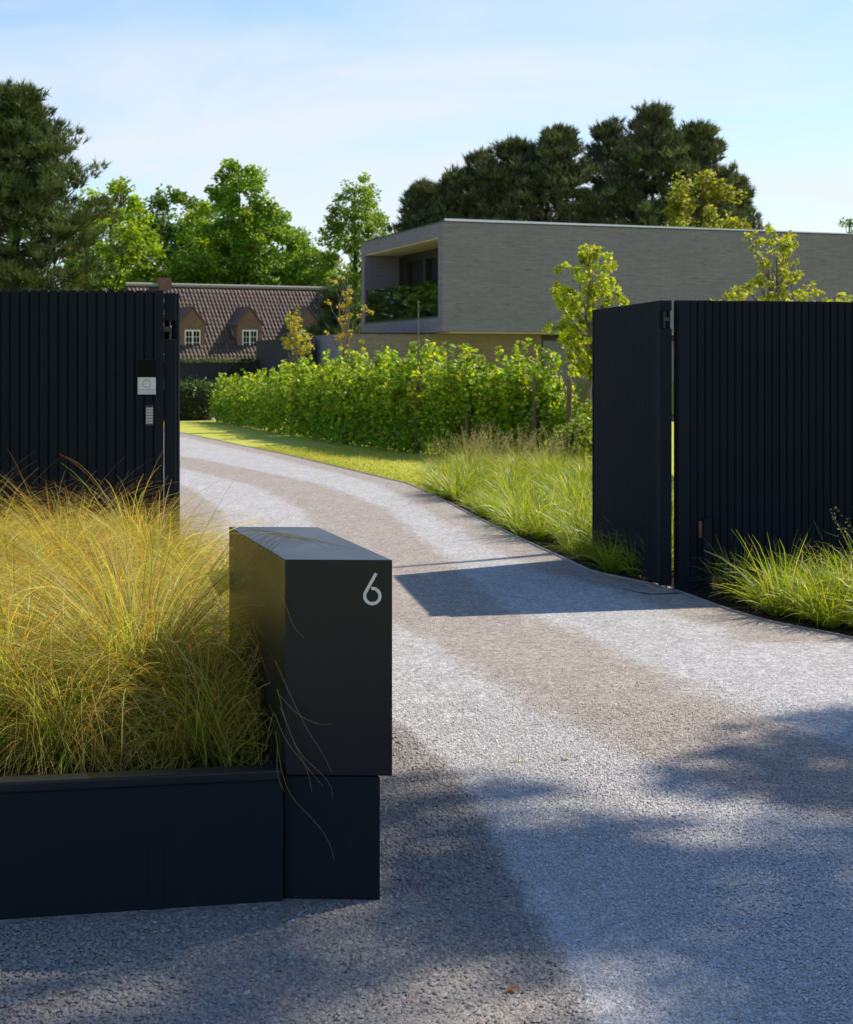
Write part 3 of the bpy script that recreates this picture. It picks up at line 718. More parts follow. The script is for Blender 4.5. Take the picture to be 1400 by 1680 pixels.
V, Fc = tube([(0.028, -0.034, zb0), (0.028, -0.034, zb1)], 0.011, 10); mk('hinge_pin', V, Fc, 'dark_metal', gl2, smooth=True)

# intercom, camera glass and keypad, on the left fence
def on_fence(px0, px1, py0, py1):
    s = F / (YL - 0.03); xc = (px0 + px1) / 2
    return (px0 - 268) / s / math.cos(R(7)), (px1 - 268) / s / math.cos(R(7)), EYE - (py1 - HOR) / s, EYE - (py0 - HOR) / s
def fence_item(name, px0, px1, py0, py1, label, cat):
    x0, x1, z0, z1 = on_fence(px0, px1, py0, py1)
    m = lf.matrix_basis if False else Matrix.Translation(lf.location) @ Matrix.Rotation(R(7), 4, 'Z')
    e = empty(name, m @ Vector(((x0 + x1) / 2, -0.004, (z0 + z1) / 2)), R(7)); tag(e, label, cat)
    return e, (x1 - x0) / 2, (z1 - z0) / 2
e, hw, hh = fence_item('camera_panel', 226.5, 256, 590.5, 618, 'black glass camera square on the slat fence above the silver intercom', 'camera')
MB().box(-hw, hw, -0.012, 0.0, -hh, hh).build('glass_front', 'black_glass', e, bevel=0.0015)
MB().box(-hw - 0.002, hw + 0.002, 0.0, 0.012, -hh - 0.002, hh + 0.002).build('back_box', 'dark_metal', e)
V, Fc = tube([(0, -0.0135, 0), (0, -0.010, 0)], 0.012, 16); mk('lens', V, Fc, 'dark_metal', e, smooth=True)
e, hw, hh = fence_item('intercom', 227, 256, 619, 647, 'square silver intercom with a ring button on the slat fence', 'intercom')
MB().box(-hw, hw, -0.014, 0.0, -hh + 0.030, hh).build('front_plate', 'intercom_silver', e, bevel=0.001)
MB().box(-hw, hw, -0.014, 0.0, -hh, -hh + 0.0285).build('name_strip', 'intercom_silver', e, bevel=0.001)
MB().box(-hw + 0.008, hw - 0.008, -0.0155, -0.013, -hh + 0.006, -hh + 0.022).build('name_window', 'zinc', e)
MB().box(-hw - 0.002, hw + 0.002, 0.0, 0.012, -hh - 0.002, hh + 0.002).build('back_box', 'dark_metal', e)
an = np.linspace(0, 2 * np.pi, 33)
V, Fc = tube(np.stack([0.0235 * np.cos(an), -0.0145 + 0 * an, 0.015 + 0.0235 * np.sin(an)], 1), 0.0016, 6); mk('button_ring', V, Fc, 'intercom_groove', e, smooth=True)
V, Fc = tube([(0, -0.0155, 0.0145), (0, -0.0138, 0.0145)], 0.004, 10); mk('bell_dot', V, Fc, 'intercom_groove', e)
e, hw, hh = fence_item('keypad', 239, 252.5, 664, 699, 'narrow black keypad with pale keys below the silver intercom', 'keypad')
MB().box(-hw, hw, -0.010, 0.004, -hh, hh).build('housing', 'dark_metal', e, bevel=0.0015)
km = MB().box(-0.0062, 0.0062, -0.0135, -0.009, -0.0068, 0.0068).build('key', 'key_plastic', bevel=0.001); kme = km.data; bpy.data.objects.remove(km)
for r_ in range(6):
    for c_ in range(3): link('key', kme, e, ((c_ - 1) * 0.0142, 0, 0.042 - r_ * 0.0172))

# ------------------------------------------------------------------ the modern brick house
s1 = 57.0
hc = np.array([xat(726, F / s1), F / s1]); ROOF = EYE + (HOR - 364) / s1; SOF = EYE + (HOR - 544) / s1
s2 = (HOR - 386) / (ROOF - EYE); s3 = (HOR - 399) / (ROOF - EYE)
p2 = np.array([xat(1400, F / s2), F / s2]); p3 = np.array([xat(593, F / s3), F / s3])
u = (p2 - hc) / np.linalg.norm(p2 - hc); VL = float(np.linalg.norm(p3 - hc)); v = (p3 - hc) / VL
house = empty('modern_house', (float(hc[0]), float(hc[1]), 0)); tag(house, 'flat roofed modern house of long grey bricks with a corner loggia', 'house')
def H(a, b): q = u * a + v * b; return (float(q[0]), float(q[1]))
def HP(a0, a1, b0, b1, z0, z1, name, mat, par=house, bevel=0.0, uv=True):
    return MB().prism([H(a0, b0), H(a1, b0), H(a1, b1), H(a0, b1)], z0, z1).build(name, mat, par, bevel=bevel, uv=uv)
A1 = 21.0; D = 1.25; TH = 0.40
HP(0, A1, 0, TH, SOF, ROOF, 'front_wall', 'long_brick')
HP(0, A1, VL - TH, VL, SOF, ROOF, 'far_wall', 'long_brick')
HP(A1 - TH, A1, TH, VL - TH, SOF, ROOF, 'end_wall', 'long_brick')
HP(0, A1 - TH, TH, VL - TH, ROOF - 0.42, ROOF - 0.001, 'roof_slab', 'long_brick')
HP(0, A1 - TH, TH, VL - TH, SOF + 0.001, SOF + 0.42, 'floor_slab', 'long_brick')
HP(0.02, D, TH + 0.001, VL - TH - 0.001, ROOF - 0.44, ROOF - 0.421, 'loggia_ceiling', 'plaster')
HP(0.3, A1 - 0.3, 0.25, VL - 0.3, SOF - 0.03, SOF - 0.002, 'soffit', 'plaster')
cp = HP(-0.02, A1 + 0.02, -0.02, VL + 0.02, ROOF, ROOF + 0.035, 'coping', 'window_black')
MB().prism([H(0.12, 0.10), H(A1, 0.10), H(A1, 0.22), H(0.12, 0.22)], ROOF + 0.035, [ROOF + 0.115, ROOF + 0.055, ROOF + 0.055, ROOF + 0.115]).build('roof_flashing', 'alu', house, uv=False)
# sliding doors at the back of the loggia
zf, zc = SOF + 0.42, ROOF - 0.44
dr = empty('sliding_door', (0, 0, 0)); dr.parent = house
HP(D + 0.10, D + 0.16, TH, VL - TH, zf, zc, 'pane', 'pane_glass', dr, uv=False)
HP(D, D + 0.2, TH, VL - TH, zc - 0.28, zc, 'head_frame', 'window_black', dr); HP(D, D + 0.2, TH, VL - TH, zf, zf + 0.10, 'sill_frame', 'window_black', dr)
for b0, b1 in ((VL - TH - 0.9, VL - TH), (0.62 * VL, 0.62 * VL + 0.28), (0.30 * VL, 0.30 * VL + 0.45), (TH, TH + 0.15)):
    HP(D - 0.003, D + 0.2, b0, b1, zf + 0.10, zc - 0.28, 'mullion', 'window_black', dr)
HP(D + 0.5, D + 0.55, 0.36 * VL, 0.80 * VL, zf + 0.1, zc - 0.3, 'curtain', 'curtain_grey', dr, uv=False)
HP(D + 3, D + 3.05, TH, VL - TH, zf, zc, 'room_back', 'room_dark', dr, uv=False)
bal = HP(0.06, 0.085, TH + 0.02, VL - TH - 0.02, zf + 0.01, zf + 1.12, 'balustrade', 'balustrade_glass', house, uv=False)
HP(0.03, 0.12, TH + 0.01, VL - TH - 0.01, zf + 0.001, zf + 0.06, 'balustrade_shoe', 'window_black', bal)
# ground floor
GB0 = 1.5
def a_of(px, b):
    # parameter a where the line b crosses photo column px
    k = (px - 700) / F; p = hc + v * b
    return float((k * p[1] - p[0]) / (u[0] - k * u[1]))
aW = a_of(888, GB0); aL = a_of(560, GB0)
HP(aL, aW, GB0, GB0 + 0.4, -0.1, SOF - 0.055, 'ground_wall', 'long_brick_bounce_lit'); HP(aL - 0.02, -0.05, GB0 - 0.03, GB0 + 0.42, SOF - 0.055, SOF - 0.005, 'wing_coping', 'window_black')
HP(aL, aL + 0.4, GB0 + 0.4, GB0 + 7.0, -0.1, SOF - 0.055, 'wing_side_wall', 'long_brick')
aE = a_of(971, GB0)
win = empty('picture_window', (0, 0, 0)); win.parent = house
HP(aW, aW + 0.09, GB0 + 0.05, GB0 + 0.25, 0.0, SOF - 0.03, 'frame', 'window_black', win); HP(aW + 0.09, A1, GB0 + 0.05, GB0 + 0.25, SOF - 0.22, SOF - 0.03, 'frame', 'window_black', win)
HP(aE, aE + 0.12, GB0 + 0.05, GB0 + 0.25, 0.0, SOF - 0.22, 'frame', 'window_black', win)
for a in (aE + 2.4, aE + 4.9, aE + 7.4, aE + 9.9): HP(a, a + 0.12, GB0 + 0.05, GB0 + 0.25, 0.0, SOF - 0.22, 'frame', 'window_black', win)
HP(aW + 0.09, A1, GB0 + 0.12, GB0 + 0.16, 0.05, SOF - 0.22, 'pane', 'pane_glass', win, uv=False)
# pleated curtain behind it
cv = []; nple = 150
for k in range(nple + 1):
    a = aW + 0.1 + (A1 - aW - 0.2) * k / nple; b = GB0 + 0.55 + 0.05 * (-1) ** k; cv.append(H(a, b))
V = [(x, y, 0.02) for x, y in cv] + [(x, y, SOF - 0.1) for x, y in cv]
mk('curtain', V, [(k, k + 1, nple + 2 + k, nple + 1 + k) for k in range(nple)], 'curtain', win, smooth=False)
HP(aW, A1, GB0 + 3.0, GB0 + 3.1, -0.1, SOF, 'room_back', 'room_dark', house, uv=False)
sheet('terrace_path', [tuple(hc + np.array(H(aL, GB0 - 2.2))), tuple(hc + np.array(H(A1, GB0 - 2.2))), tuple(hc + np.array(H(A1, GB0 + 3))), tuple(hc + np.array(H(aL, GB0 + 3)))], 0.012, 'stone')

# garden walls beyond the hedge
def wallbox(name, p0, p1, th, z0, z1, mat, label, uv=True):
    p0 = np.array(p0[:2]); p1 = np.array(p1[:2]); d = p1 - p0; n = np.array([-d[1], d[0]]) / np.linalg.norm(d) * th
    e = empty(name, (float(p0[0]), float(p0[1]), 0)); tag(e, label, 'wall')
    MB().prism([(0, 0), tuple(d), tuple(d + n), tuple(n)], z0, z1).build('masonry', mat, e, uv=uv)
    n2 = n / th
    MB().prism([tuple(-n2 * 0.02), tuple(d - n2 * 0.02), tuple(d + n + n2 * 0.02), tuple(n + n2 * 0.02)], z1, z1 + 0.03).build('coping', 'window_black', e)
    return e
Yw = 52.5
wallbox('garden_wall', at(491, 0, Yw), at(562, 0, Yw + 1.2), 0.3, -0.1, EYE + (HOR - 552.5) * Yw / F, 'long_brick', 'grey brick garden wall joining the low wing of the modern house')
wallbox('garden_wall', at(420, 0, 60.0), at(492, 0, 51.8), 0.25, -0.3, EYE + (HOR - 554.5) * 51.8 / F, 'dark_render', 'dark plain garden wall behind the small round crowned sapling', False)
wallbox('garden_wall', at(150, 0, 56), at(374, 0, 57.5), 0.25, -0.2, EYE + (HOR - 597) * 57 / F, 'dark_render', 'low dark grey wall below the clipped hedge and the tiled roof', False)

def hedge_box(name, label, p0, p1, th, h, leaf, n, col, alt, mat='leaf', h0=0.0, cat='hedge', rough=0.10, stems=0, part='foliage'):
    p0 = np.array(p0[:2]); p1 = np.array(p1[:2]); d = p1 - p0; Ld = np.linalg.norm(d); nn_ = np.array([-d[1], d[0]]) / Ld
    e = empty(name, (float(p0[0]), float(p0[1]), 0)); tag(e, label, cat)
    t = rng.random(n); q = rng.uniform(-0.5, 0.5, n); z = rng.random(n)
    sh = rng.random(n); f = sh < 0.6
    q = np.where(f & (sh < 0.35), np.sign(q) * 0.5, q); z = np.where(f & (sh >= 0.35), 1.0, z)
    P = np.stack([t * d[0] + nn_[0] * q * th, t * d[1] + nn_[1] * q * th, h0 + (h - h0) * z], 1) + rng.normal(0, rough * 0.4, (n, 3))
    V, Fc, cc = leaves(P, leaf * rng.uniform(0.7, 1.3, n), shade_cols(n, col, 0.2, alt, 0.2))
    mk(part, V, Fc, mat, e, cols=cc)
    # twiggy core that keeps the clipped mass opaque
    a = nn_ * th * 0.36
    MB().prism([tuple(-a), tuple(d - a), tuple(d + a), tuple(a)], h0, h - 0.08).build('twig_core', 'bark', e)
    return e
hedge_box('clipped_hedge', 'flat topped clipped hedge beneath the eaves of the tiled house', at(150, 0, 58.6), at(424, 0, 59.6), 0.8, EYE + (HOR - 591) * 59 / F, 0.06, 16000, (0.06, 0.11, 0.02), (0.12, 0.17, 0.03))

# ------------------------------------------------------------------ the tiled house behind
Rr = at(537, 475, 97.0); Rl = at(190, 466.0, 91.5)
rd = (Rr - Rl)[:2]; RL = float(np.linalg.norm(rd)); ra = math.atan2(rd[1], rd[0])
oh = empty('tiled_house', (float(Rl[0]), float(Rl[1]), -0.8), ra); tag(oh, 'old brick house with a big brown tiled roof and gabled dormers', 'house')
RZ = float((Rl[2] + Rr[2]) / 2) + 0.8; EZ = EYE + (HOR - 591.5) * 90 / F + 0.8; RUN = 3.9; RISE = RZ - EZ
MB().box(0.55, RL - 0.25, -RUN + 0.45, RUN - 0.45, 0, EZ + 0.1).build('wall', 'red_brick', oh, uv=True)
MB().prism([(RL - 0.55, -RUN + 0.45), (RL - 0.25, -RUN + 0.45), (RL - 0.25, 0), (RL - 0.55, 0)], EZ, [EZ + 0.3, EZ + 0.3, RZ - 0.15, RZ - 0.15]).build('gable', 'red_brick', oh, uv=True)
MB().prism([(RL - 0.55, RUN - 0.45), (RL - 0.25, RUN - 0.45), (RL - 0.25, 0), (RL - 0.55, 0)], EZ, [EZ + 0.3, EZ + 0.3, RZ - 0.15, RZ - 0.15]).build('gable', 'red_brick', oh, uv=True)
MB().quad((0.55, -RUN, EZ - 0.06), (RL, -RUN, EZ - 0.06), (RL, 0, RZ - 0.06), (0.55, 0, RZ - 0.06)).quad((RL, RUN, EZ - 0.06), (0.55, RUN, EZ - 0.06), (0.55, 0, RZ - 0.06), (RL, 0, RZ - 0.06)).build('roof_deck', 'bark', oh)
def pantiles(x0, x1, p_low, p_high, name, par, pitch=0.215, course=0.30, flip=1):
    """courses of S-shaped tiles on the slope from p_low=(y,z) to p_high"""
    sl = math.hypot(p_high[0] - p_low[0], p_high[1] - p_low[1]); ny = int(sl / course); nx = int((x1 - x0) / pitch)
    dy, dz = (p_high[0] - p_low[0]) / sl, (p_high[1] - p_low[1]) / sl; n_y, n_z = -dz * flip, dy * flip
    if n_z < 0: n_y, n_z = -n_y, -n_z
    prof = [(0.0, 0.0), (0.2, 0.038), (0.45, 0.05), (0.68, 0.02), (1.0, -0.012)]
    I, J = np.meshgrid(np.arange(nx), np.arange(ny)); I = I.ravel(); J = J.ravel(); n = len(I)
    V = np.zeros((n, 10, 3)); jit = rng.normal(0, 0.005, n)
    for k, (fx, hh_) in enumerate(prof):
        for e_, (s_, lift) in enumerate(((-0.05, 0.034), (1.0, 0.0))):
            s = (J + s_) * course; q = hh_ + lift + jit
            V[:, k * 2 + e_] = np.stack([x0 + (I + fx) * pitch, p_low[0] + dy * s + n_y * q, p_low[1] + dz * s + n_z * q], 1)
    fl_ = np.array([[2 * k, 2 * k + 2, 2 * k + 3, 2 * k + 1] for k in range(4)])
    Fc = (fl_[None] + np.arange(n)[:, None, None] * 10).reshape(-1, 4)
    c = shade_cols(n, (0.100, 0.066, 0.050), 0.22, (0.068, 0.050, 0.044), 0.25)
    o = mk(name, V.reshape(-1, 3), Fc, 'roof_tile', par, smooth=False, cols=np.repeat(c, 10, axis=0)); o['kind'] = 'stuff'; return o
pantiles(0.55, RL, (-RUN, EZ), (0, RZ), 'roof_tiles', oh); pantiles(0.55, RL, (RUN, EZ), (0, RZ), 'roof_tiles', oh)
V, Fc = tube([(x, 0, RZ + 0.03) for x in np.linspace(0.55, RL, 12)], 0.11, 8); mk('ridge', V, Fc, 'stone', oh, smooth=True)
V, Fc = tube([(x, -RUN - 0.08, EZ - 0.02) for x in np.linspace(0.55, RL, 4)], 0.06, 8); mk('gutter', V, Fc, 'zinc', oh, smooth=True)
def ridge_x(px, off):
    # distance along the ridge line where a plane `off` in front of it meets photo column px
    d = rd / RL; n = np.array([d[1], -d[0]]); p = Rl[:2] + n * off; k = (px - 700) / F
    return float((k * p[1] - p[0]) / (d[0] - k * d[1]))
cx = ridge_x(269, 0)
ch = MB().box(cx - 0.34, cx + 0.34, -0.3, 0.3, RZ - 0.5, RZ + 0.42).build('chimney', 'red_brick', oh, uv=True)
def dormer(px):
    OFF = 3.15; x = ridge_x(px, OFF); yf = -OFF; s = F / (Rl[1] + rd[1] * x / RL - OFF * rd[0] / RL)
    zz = lambda py: EYE - (py - HOR) / s + 0.8
    zb, zs_, za = zz(583), zz(532), zz(506); hwd = 0.70
    roof_y = lambda z: -RUN + (z - EZ) / RISE * RUN
    d = empty('dormer', (0, 0, 0)); d.parent = oh
    # front wall with its gable, as one pentagon slab
    fr_ = [(x - hwd, zb), (x + hwd, zb), (x + hwd, zs_), (x, za), (x - hwd, zs_)]
    V = [(a, yf, b) for a, b in fr_] + [(a, yf + 0.2, b) for a, b in fr_]
    mk('front_wall', V, [(0, 1, 2, 3, 4), (9, 8, 7, 6, 5)] + [(k, k + 5, (k + 1) % 5 + 5, (k + 1) % 5) for k in range(5)], 'red_brick', d, uv=True)
    for sgn in (-1, 1):
        xs = x + sgn * hwd
        V = [(xs, yf + 0.2, zb), (xs, yf + 0.2, zs_), (xs, roof_y(zs_), zs_), (xs - sgn * 0.15, yf + 0.2, zb), (xs - sgn * 0.15, yf + 0.2, zs_), (xs - sgn * 0.15, roof_y(zs_), zs_)]
        mk('cheek', V, [(0, 1, 2), (5, 4, 3), (0, 3, 4, 1), (1, 4, 5, 2), (0, 2, 5, 3)], 'red_brick', d, uv=True)
        # roof slope, overhanging
        e1_, e2_ = (x + sgn * (hwd + 0.10), zs_ - 0.08), (x, za + 0.06)
        V = []
        for (xa, z_), yb in ((e1_, roof_y(zs_) + 0.1), (e2_, roof_y(za) + 0.1)):
            V += [(xa, yf - 0.08, z_), (xa, yb, z_), (xa, yf - 0.08, z_ + 0.07), (xa, yb, z_ + 0.07)]
        o = mk('dormer_roof', V, [(2, 3, 7, 6), (0, 4, 5, 1), (0, 2, 6, 4), (1, 5, 7, 3), (0, 1, 3, 2), (4, 6, 7, 5)], 'roof_tile', d, cols=np.repeat(np.array([[0.13, 0.09, 0.075]]), 8, axis=0))
        # zinc flashing down the side
        V, Fc = tube([(xs + sgn * 0.05, yf - 0.03, zb + 0.02), (xs + sgn * 0.04, roof_y(zs_) * 0.5 + yf * 0.5, zb + 0.55 * (zs_ - zb) + 0.18), (xs + sgn * 0.04, roof_y(zs_), zs_ + 0.05)], 0.05, 5); mk('flashing', V, Fc, 'zinc', d)
    V, Fc = tube([(x - hwd - 0.1, yf - 0.06, zb), (x + hwd + 0.1, yf - 0.06, zb)], 0.07, 6); mk('apron', V, Fc, 'zinc', d)
    zw0, zw1 = zz(573.5), zz(541); ww = 0.43
    MB().box(x - ww, x + ww, yf - 0.02, yf + 0.06, zw0, zw1).build('window', 'window_white', d)
    for cx_ in (-0.5, 0.5):
        for rz in range(3):
            hz = (zw1 - zw0 - 0.14) / 3
            for sx in (-0.5, 0.5):
                xc = x + cx_ * ww * 0.96 + sx * ww * 0.40; z0 = zw0 + 0.07 + rz * hz
                MB().box(xc - ww * 0.165, xc + ww * 0.165, yf - 0.026, yf - 0.015, z0 + 0.015, z0 + hz - 0.015).build('pane', 'black_glass', d)
    MB().box(x - ww - 0.05, x + ww + 0.05, yf - 0.10, yf, zw0 - 0.07, zw0).build('sill', 'stone', d)
for px in (316, 410, 505): dormer(px)

# ------------------------------------------------------------------ the beech hedge and its stakes
HB = [(352, 691), (415, 702), (480, 714), (560, 727), (650, 740), (740, 748), (840, 755), (934, 760)]
hb = np.array([g(*p)[:2] + np.array([0.12, 0.22]) for p in HB]); hlen = np.concatenate([[0], np.cumsum(np.linalg.norm(np.diff(hb, axis=0), axis=1))])
HT_PX = [(352, 628), (400, 622), (450, 618), (480, 606), (520, 600), (600, 594), (640, 588), (690, 566), (730, 590), (765, 584), (790, 598), (830, 582), (880, 580), (905, 596), (936, 616)]
def hpt(t): return np.array([np.interp(t, hlen, hb[:, 0]), np.interp(t, hlen, hb[:, 1])])
HL = hlen[-1]
hd = empty('beech_hedge', (float(hb[0][0]), float(hb[0][1]), 0)); tag(hd, 'young leafy green hedge along the lawn with timber stakes standing in it', 'hedge')
pts, stems_, zts = [], [], []
npl = int(HL / 0.34)
for k in range(npl):
    t = (k + 0.5) / npl * HL + rng.normal(0, 0.05); p = hpt(t); px = 700 + p[0] * F / p[1]
    ztop = EYE - (np.interp(px, [q[0] for q in HT_PX], [q[1] for q in HT_PX]) - HOR) * p[1] / F
    vig = rng.uniform(0.75, 1.15); ztop = ztop * rng.uniform(0.84, 1.06) - 0.04; sparse = 1 - 0.70 * float(sstep(np.array(p[1]), 33, 45))
    m = int(1400 * sparse * vig)
    zf_ = rng.random(m) ** 0.95; zz_ = 0.04 + (ztop - 0.04) * zf_
    rr = (0.40 - 0.16 * np.abs(zf_ - 0.45) ** 1.2) * (0.75 + 0.25 * sparse)
    nc = 22; cc_ = rng.integers(0, nc, m); ca = rng.uniform(0, 6.28, nc); cq = np.sqrt(rng.random(nc)); cz = rng.random(nc)
    P = np.stack([p[0] + np.cos(ca[cc_]) * cq[cc_] * rr * 0.9 + rng.normal(0, 0.07, m), p[1] + np.sin(ca[cc_]) * cq[cc_] * rr * 0.9 + rng.normal(0, 0.07, m), (0.06 + (ztop - 0.12) * cz[cc_]) * 0.6 + zz_ * 0.4 + rng.normal(0, 0.05, m)], 1)
    ml_ = int(190 * sparse); P = np.vstack([P, np.stack([p[0] + rng.normal(0, 0.2, ml_), p[1] + rng.normal(0, 0.2, ml_), rng.uniform(0.02, 0.42, ml_)], 1)])
    # a few leafy leading shoots
    for s_ in range(3):
        a, b = rng.normal(0, 0.16, 2); hs = rng.uniform(0.04, 0.36); q = rng.random(22)
        P = np.vstack([P, np.stack([p[0] + a + rng.normal(0, 0.03, 22), p[1] + b + rng.normal(0, 0.03, 22), ztop - 0.15 + (hs + 0.15) * q], 1)])
    pts.append(P)
    for s_ in range(2):
        b0 = np.array([p[0] + rng.normal(0, 0.05), p[1] + rng.normal(0, 0.05), -0.02]); stems_.append(tube(bend(b0, b0 + np.array([rng.normal(0, 0.1), rng.normal(0, 0.1), ztop * 0.95]), 5, 0, 0.02), np.linspace(0.013, 0.004, 5), 5))
P = np.vstack(pts) - np.array([hb[0][0], hb[0][1], 0]); n = len(P)
hc_ = shade_cols(n, (0.19, 0.34, 0.026), 0.25); yg = rng.random(n) < np.interp(P[:, 2], [0.3, 1.3], [0.12, 0.58]); hc_[yg] = shade_cols(int(yg.sum()), (0.47, 0.57, 0.05), 0.2)
V, Fc, cc = leaves(P, 0.104 * rng.uniform(0.5, 1.4, n), hc_, up=0.5, ratio=0.68)
mk('foliage', V, Fc, 'leaf_gloss', hd, cols=cc)
V, Fc = merge(stems_); V = V - np.array([hb[0][0], hb[0][1], 0]); mk('stems', V, Fc, 'bark_pale', hd, smooth=True)['kind'] = 'stuff'
ST = [(358, 625, 691, 'slim'), (369, 628, 693, 'slim'), (391, 620, 697, 'slim'), (482, 630, 711, 'x'), (568, 650, 727, 'x'), (684, 625, 742, 'x'), (767, 625, 749, 'x'), (877, 618, 756, 'x'), (930, 621, 760, 'x')]
SLAB = ['outermost thin stake of the hedge, at its far end by the court', 'second thin stake from the far end of the hedge', 'third thin stake from the far end of the hedge',
        'grey timber stake in the hedge just below the small round crowned sapling', 'dark stub stake at the hedge foot beside the tall bare sapling', 'half buried stake in the hedge under the loggia', 
        'stake standing in the hedge before the shaded ground floor wall', 'brown stake one before the last at the near end of the hedge', 'free standing brown timber stake at the near end of the hedge']
for (px, y0, y1, kd), lb in zip(ST, SLAB):
    b = g(px, y1); h = (y1 - y0) / (F / b[1]); r_ = 0.045 if kd == 'x' else 0.03
    tl = rng.normal(0, 0.025)
    V, Fc = tube([(0, 0, -0.1), (tl * 0.4, 0, h * 0.5), (tl, 0, h - 0.03), (tl, 0, h)], [r_, r_, r_ * 0.97, r_ * 0.7], 9)
    nv = len(V); e = empty('hedge_stake', b + np.array([0, -0.46 if px > 925 else (-0.16 if kd == 'x' else -0.2), 0])); tag(e, lb, 'stake', 'stakes along the hedge')
    mk('pole', V, list(map(tuple, Fc)) + [tuple(range(nv - 9, nv))], 'stake_wood', e, smooth=False)
    V, Fc = tube([(tl * 0.7 - r_ - 0.004, 0.0, h * 0.72), (tl * 0.7, -r_ - 0.006, h * 0.72 + 0.01), (tl * 0.7 + r_ + 0.004, 0.0, h * 0.72), (tl * 0.7 + 0.02, r_ + 0.12, h * 0.72)], 0.006, 5); mk('tie', V, Fc, 'dark_metal', e)
b = g(685, 742); e = empty('bamboo_cane', b + np.array([0, 0.12, 0])); tag(e, 'tall thin bare cane rising out of the hedge before the loggia', 'cane')
hcn = (742 - 492) / (F / b[1]); V, Fc = tube([(0, 0, -0.05), (0.01, 0, hcn * 0.5), (0.02, 0, hcn)], [0.016, 0.015, 0.011], 7); mk('cane', V, Fc, 'bark_pale', e, smooth=True)
nd = merge([tube([(0.003 * k, 0, hcn * (0.2 + 0.13 * k) - 0.008), (0.003 * k, 0, hcn * (0.2 + 0.13 * k) + 0.008)], 0.019, 7) for k in range(6)]); mk('cane_nodes', nd[0], nd[1], 'bark_pale', e)
# dark laurel hedge at the back left and a bush beyond the last stake
e = hedge_box('laurel_hedge', 'low glossy dark green hedge beside the pale court', at(180, 0, 51.2), at(347, 0, 51.6), 0.9, 0.98, 0.11, 5200, (0.045, 0.10, 0.025), (0.11, 0.17, 0.04), 'leaf_gloss', rough=0.30)

# ------------------------------------------------------------------ grasses
def fits(gens, loc, rz, sc_):
    res = []
    for V, Fc, cc in gens:
        k = 0
        segs = int(round(Fc[1, 0] - Fc[0, 0]))            # ribbons: two corners per step
        nb = np.flatnonzero(np.diff(Fc[:, 0]) != 2); per = (nb[0] + 1 + 1) * 2 if len(nb) else len(V)
        n = len(V) // per; B = V.reshape(n, per, 3) * sc_
        X = B[..., 0] * math.cos(rz) - B[..., 1] * math.sin(rz) + loc[0]; Y = B[..., 0] * math.sin(rz) + B[..., 1] * math.cos(rz) + loc[1]; Z = B[..., 2] + loc[2]
        front = pf[0][1] + (X - pf[0][0]) * fd[1] / fd[0] + 0.085
        bad = ((Y < front) & (Z < rim_z + 0.006)).any(1) & ~((Y < front - 0.1).any(1) & False)
        side = fl[0] + (Y - fl[1]) * (bl[0] - fl[0]) / (bl[1] - fl[1]) - 0.004
        hit = (X > side) & (Y > fl[1] - 0.03) & (Y < bl[1] + 0.03) & (Z < top_z + 0.02)
        X = np.where(hit, np.maximum(2 * side - X, side - 0.16), X)          # blades turned aside by the pillar's flank
        xl_, yl_ = X - loc[0], Y - loc[1]
        V = (np.stack([xl_ * math.cos(rz) + yl_ * math.sin(rz), -xl_ * math.sin(rz) + yl_ * math.cos(rz), B[..., 2]], -1) / sc_).reshape(-1, 3)
        bad |= ((X > side) & (Y > fl[1] - 0.01) & (Y < bl[1] + 0.01) & (Z < top_z + 0.004)).any(1)
        kp = np.flatnonzero(~bad); nf = len(Fc) // n
        F1 = Fc[:nf] - Fc[0].min()
        res.append((V.reshape(n, per, 3)[kp].reshape(-1, 3), (F1[None] + (np.arange(len(kp)) * per)[:, None, None]).reshape(-1, 4), cc.reshape(n, per, 3)[kp].reshape(-1, 3)))
    return res
def clump_mesh(name, gens, seeds=None):
    Vs, Fs, Cs, o = [], [], [], 0
    for V, Fc, cc in gens: Vs.append(V); Fs.append(Fc + o); Cs.append(cc); o += len(V)
    ob = mk(name, np.vstack(Vs), np.vstack(Fs), 'straw' if 'feather' in name else 'blade', cols=np.vstack(Cs), smooth=True)
    me = ob.data; bpy.data.objects.remove(ob); return me
def feather(n, Lm=1.0, lo=0.0):
    G = (0.19, 0.40, 0.020); T = (0.76, 0.58, 0.12)
    a = blades(int(n * 0.55), 0.06, (0.60 * Lm, 1.08 * Lm), (0.03, 0.98 + lo), (1.0, 2.7), 0.0042, G, T, 9, 0.35, 0.28, (0.50, 0.27, 0.05), 0.14, thpow=0.8)[:3]
    b = blades(int(n * 0.30), 0.06, (0.65 * Lm, 1.15 * Lm), (0.10, 1.1 + lo), (1.3, 3.0), 0.0022, (0.26, 0.31, 0.04), (0.76, 0.58, 0.20), 9, 0.9, 0.25, (0.42, 0.33, 0.18), 0.2, thpow=0.8)[:3]
    c = blades(int(n * 0.15), 0.05, (0.35 * Lm, 0.65 * Lm), (0.4, 1.45), (0.9, 2.2), 0.0028, (0.13, 0.29, 0.02), (0.38, 0.46, 0.06), 6, 0.4, 0.25, thpow=1.0)[:3]
    return [a, b, c]
FE = [None] + [clump_mesh('feather_grass', feather(1650)) for _ in range(4)]
soil_z = rim_z - 0.065
pl_poly = [tuple(fl + np.array([-0.22, 0.30])), tuple(bl + np.array([-0.20, -0.05])), tuple(lf_end + np.array([0.02, -0.22])), tuple(lf_end + np.array([-1.6, -0.45])), (-2.1, 6.6), (-1.75, 5.25), (-1.0, 5.32)]
mc = g(228, 1195, soil_z)
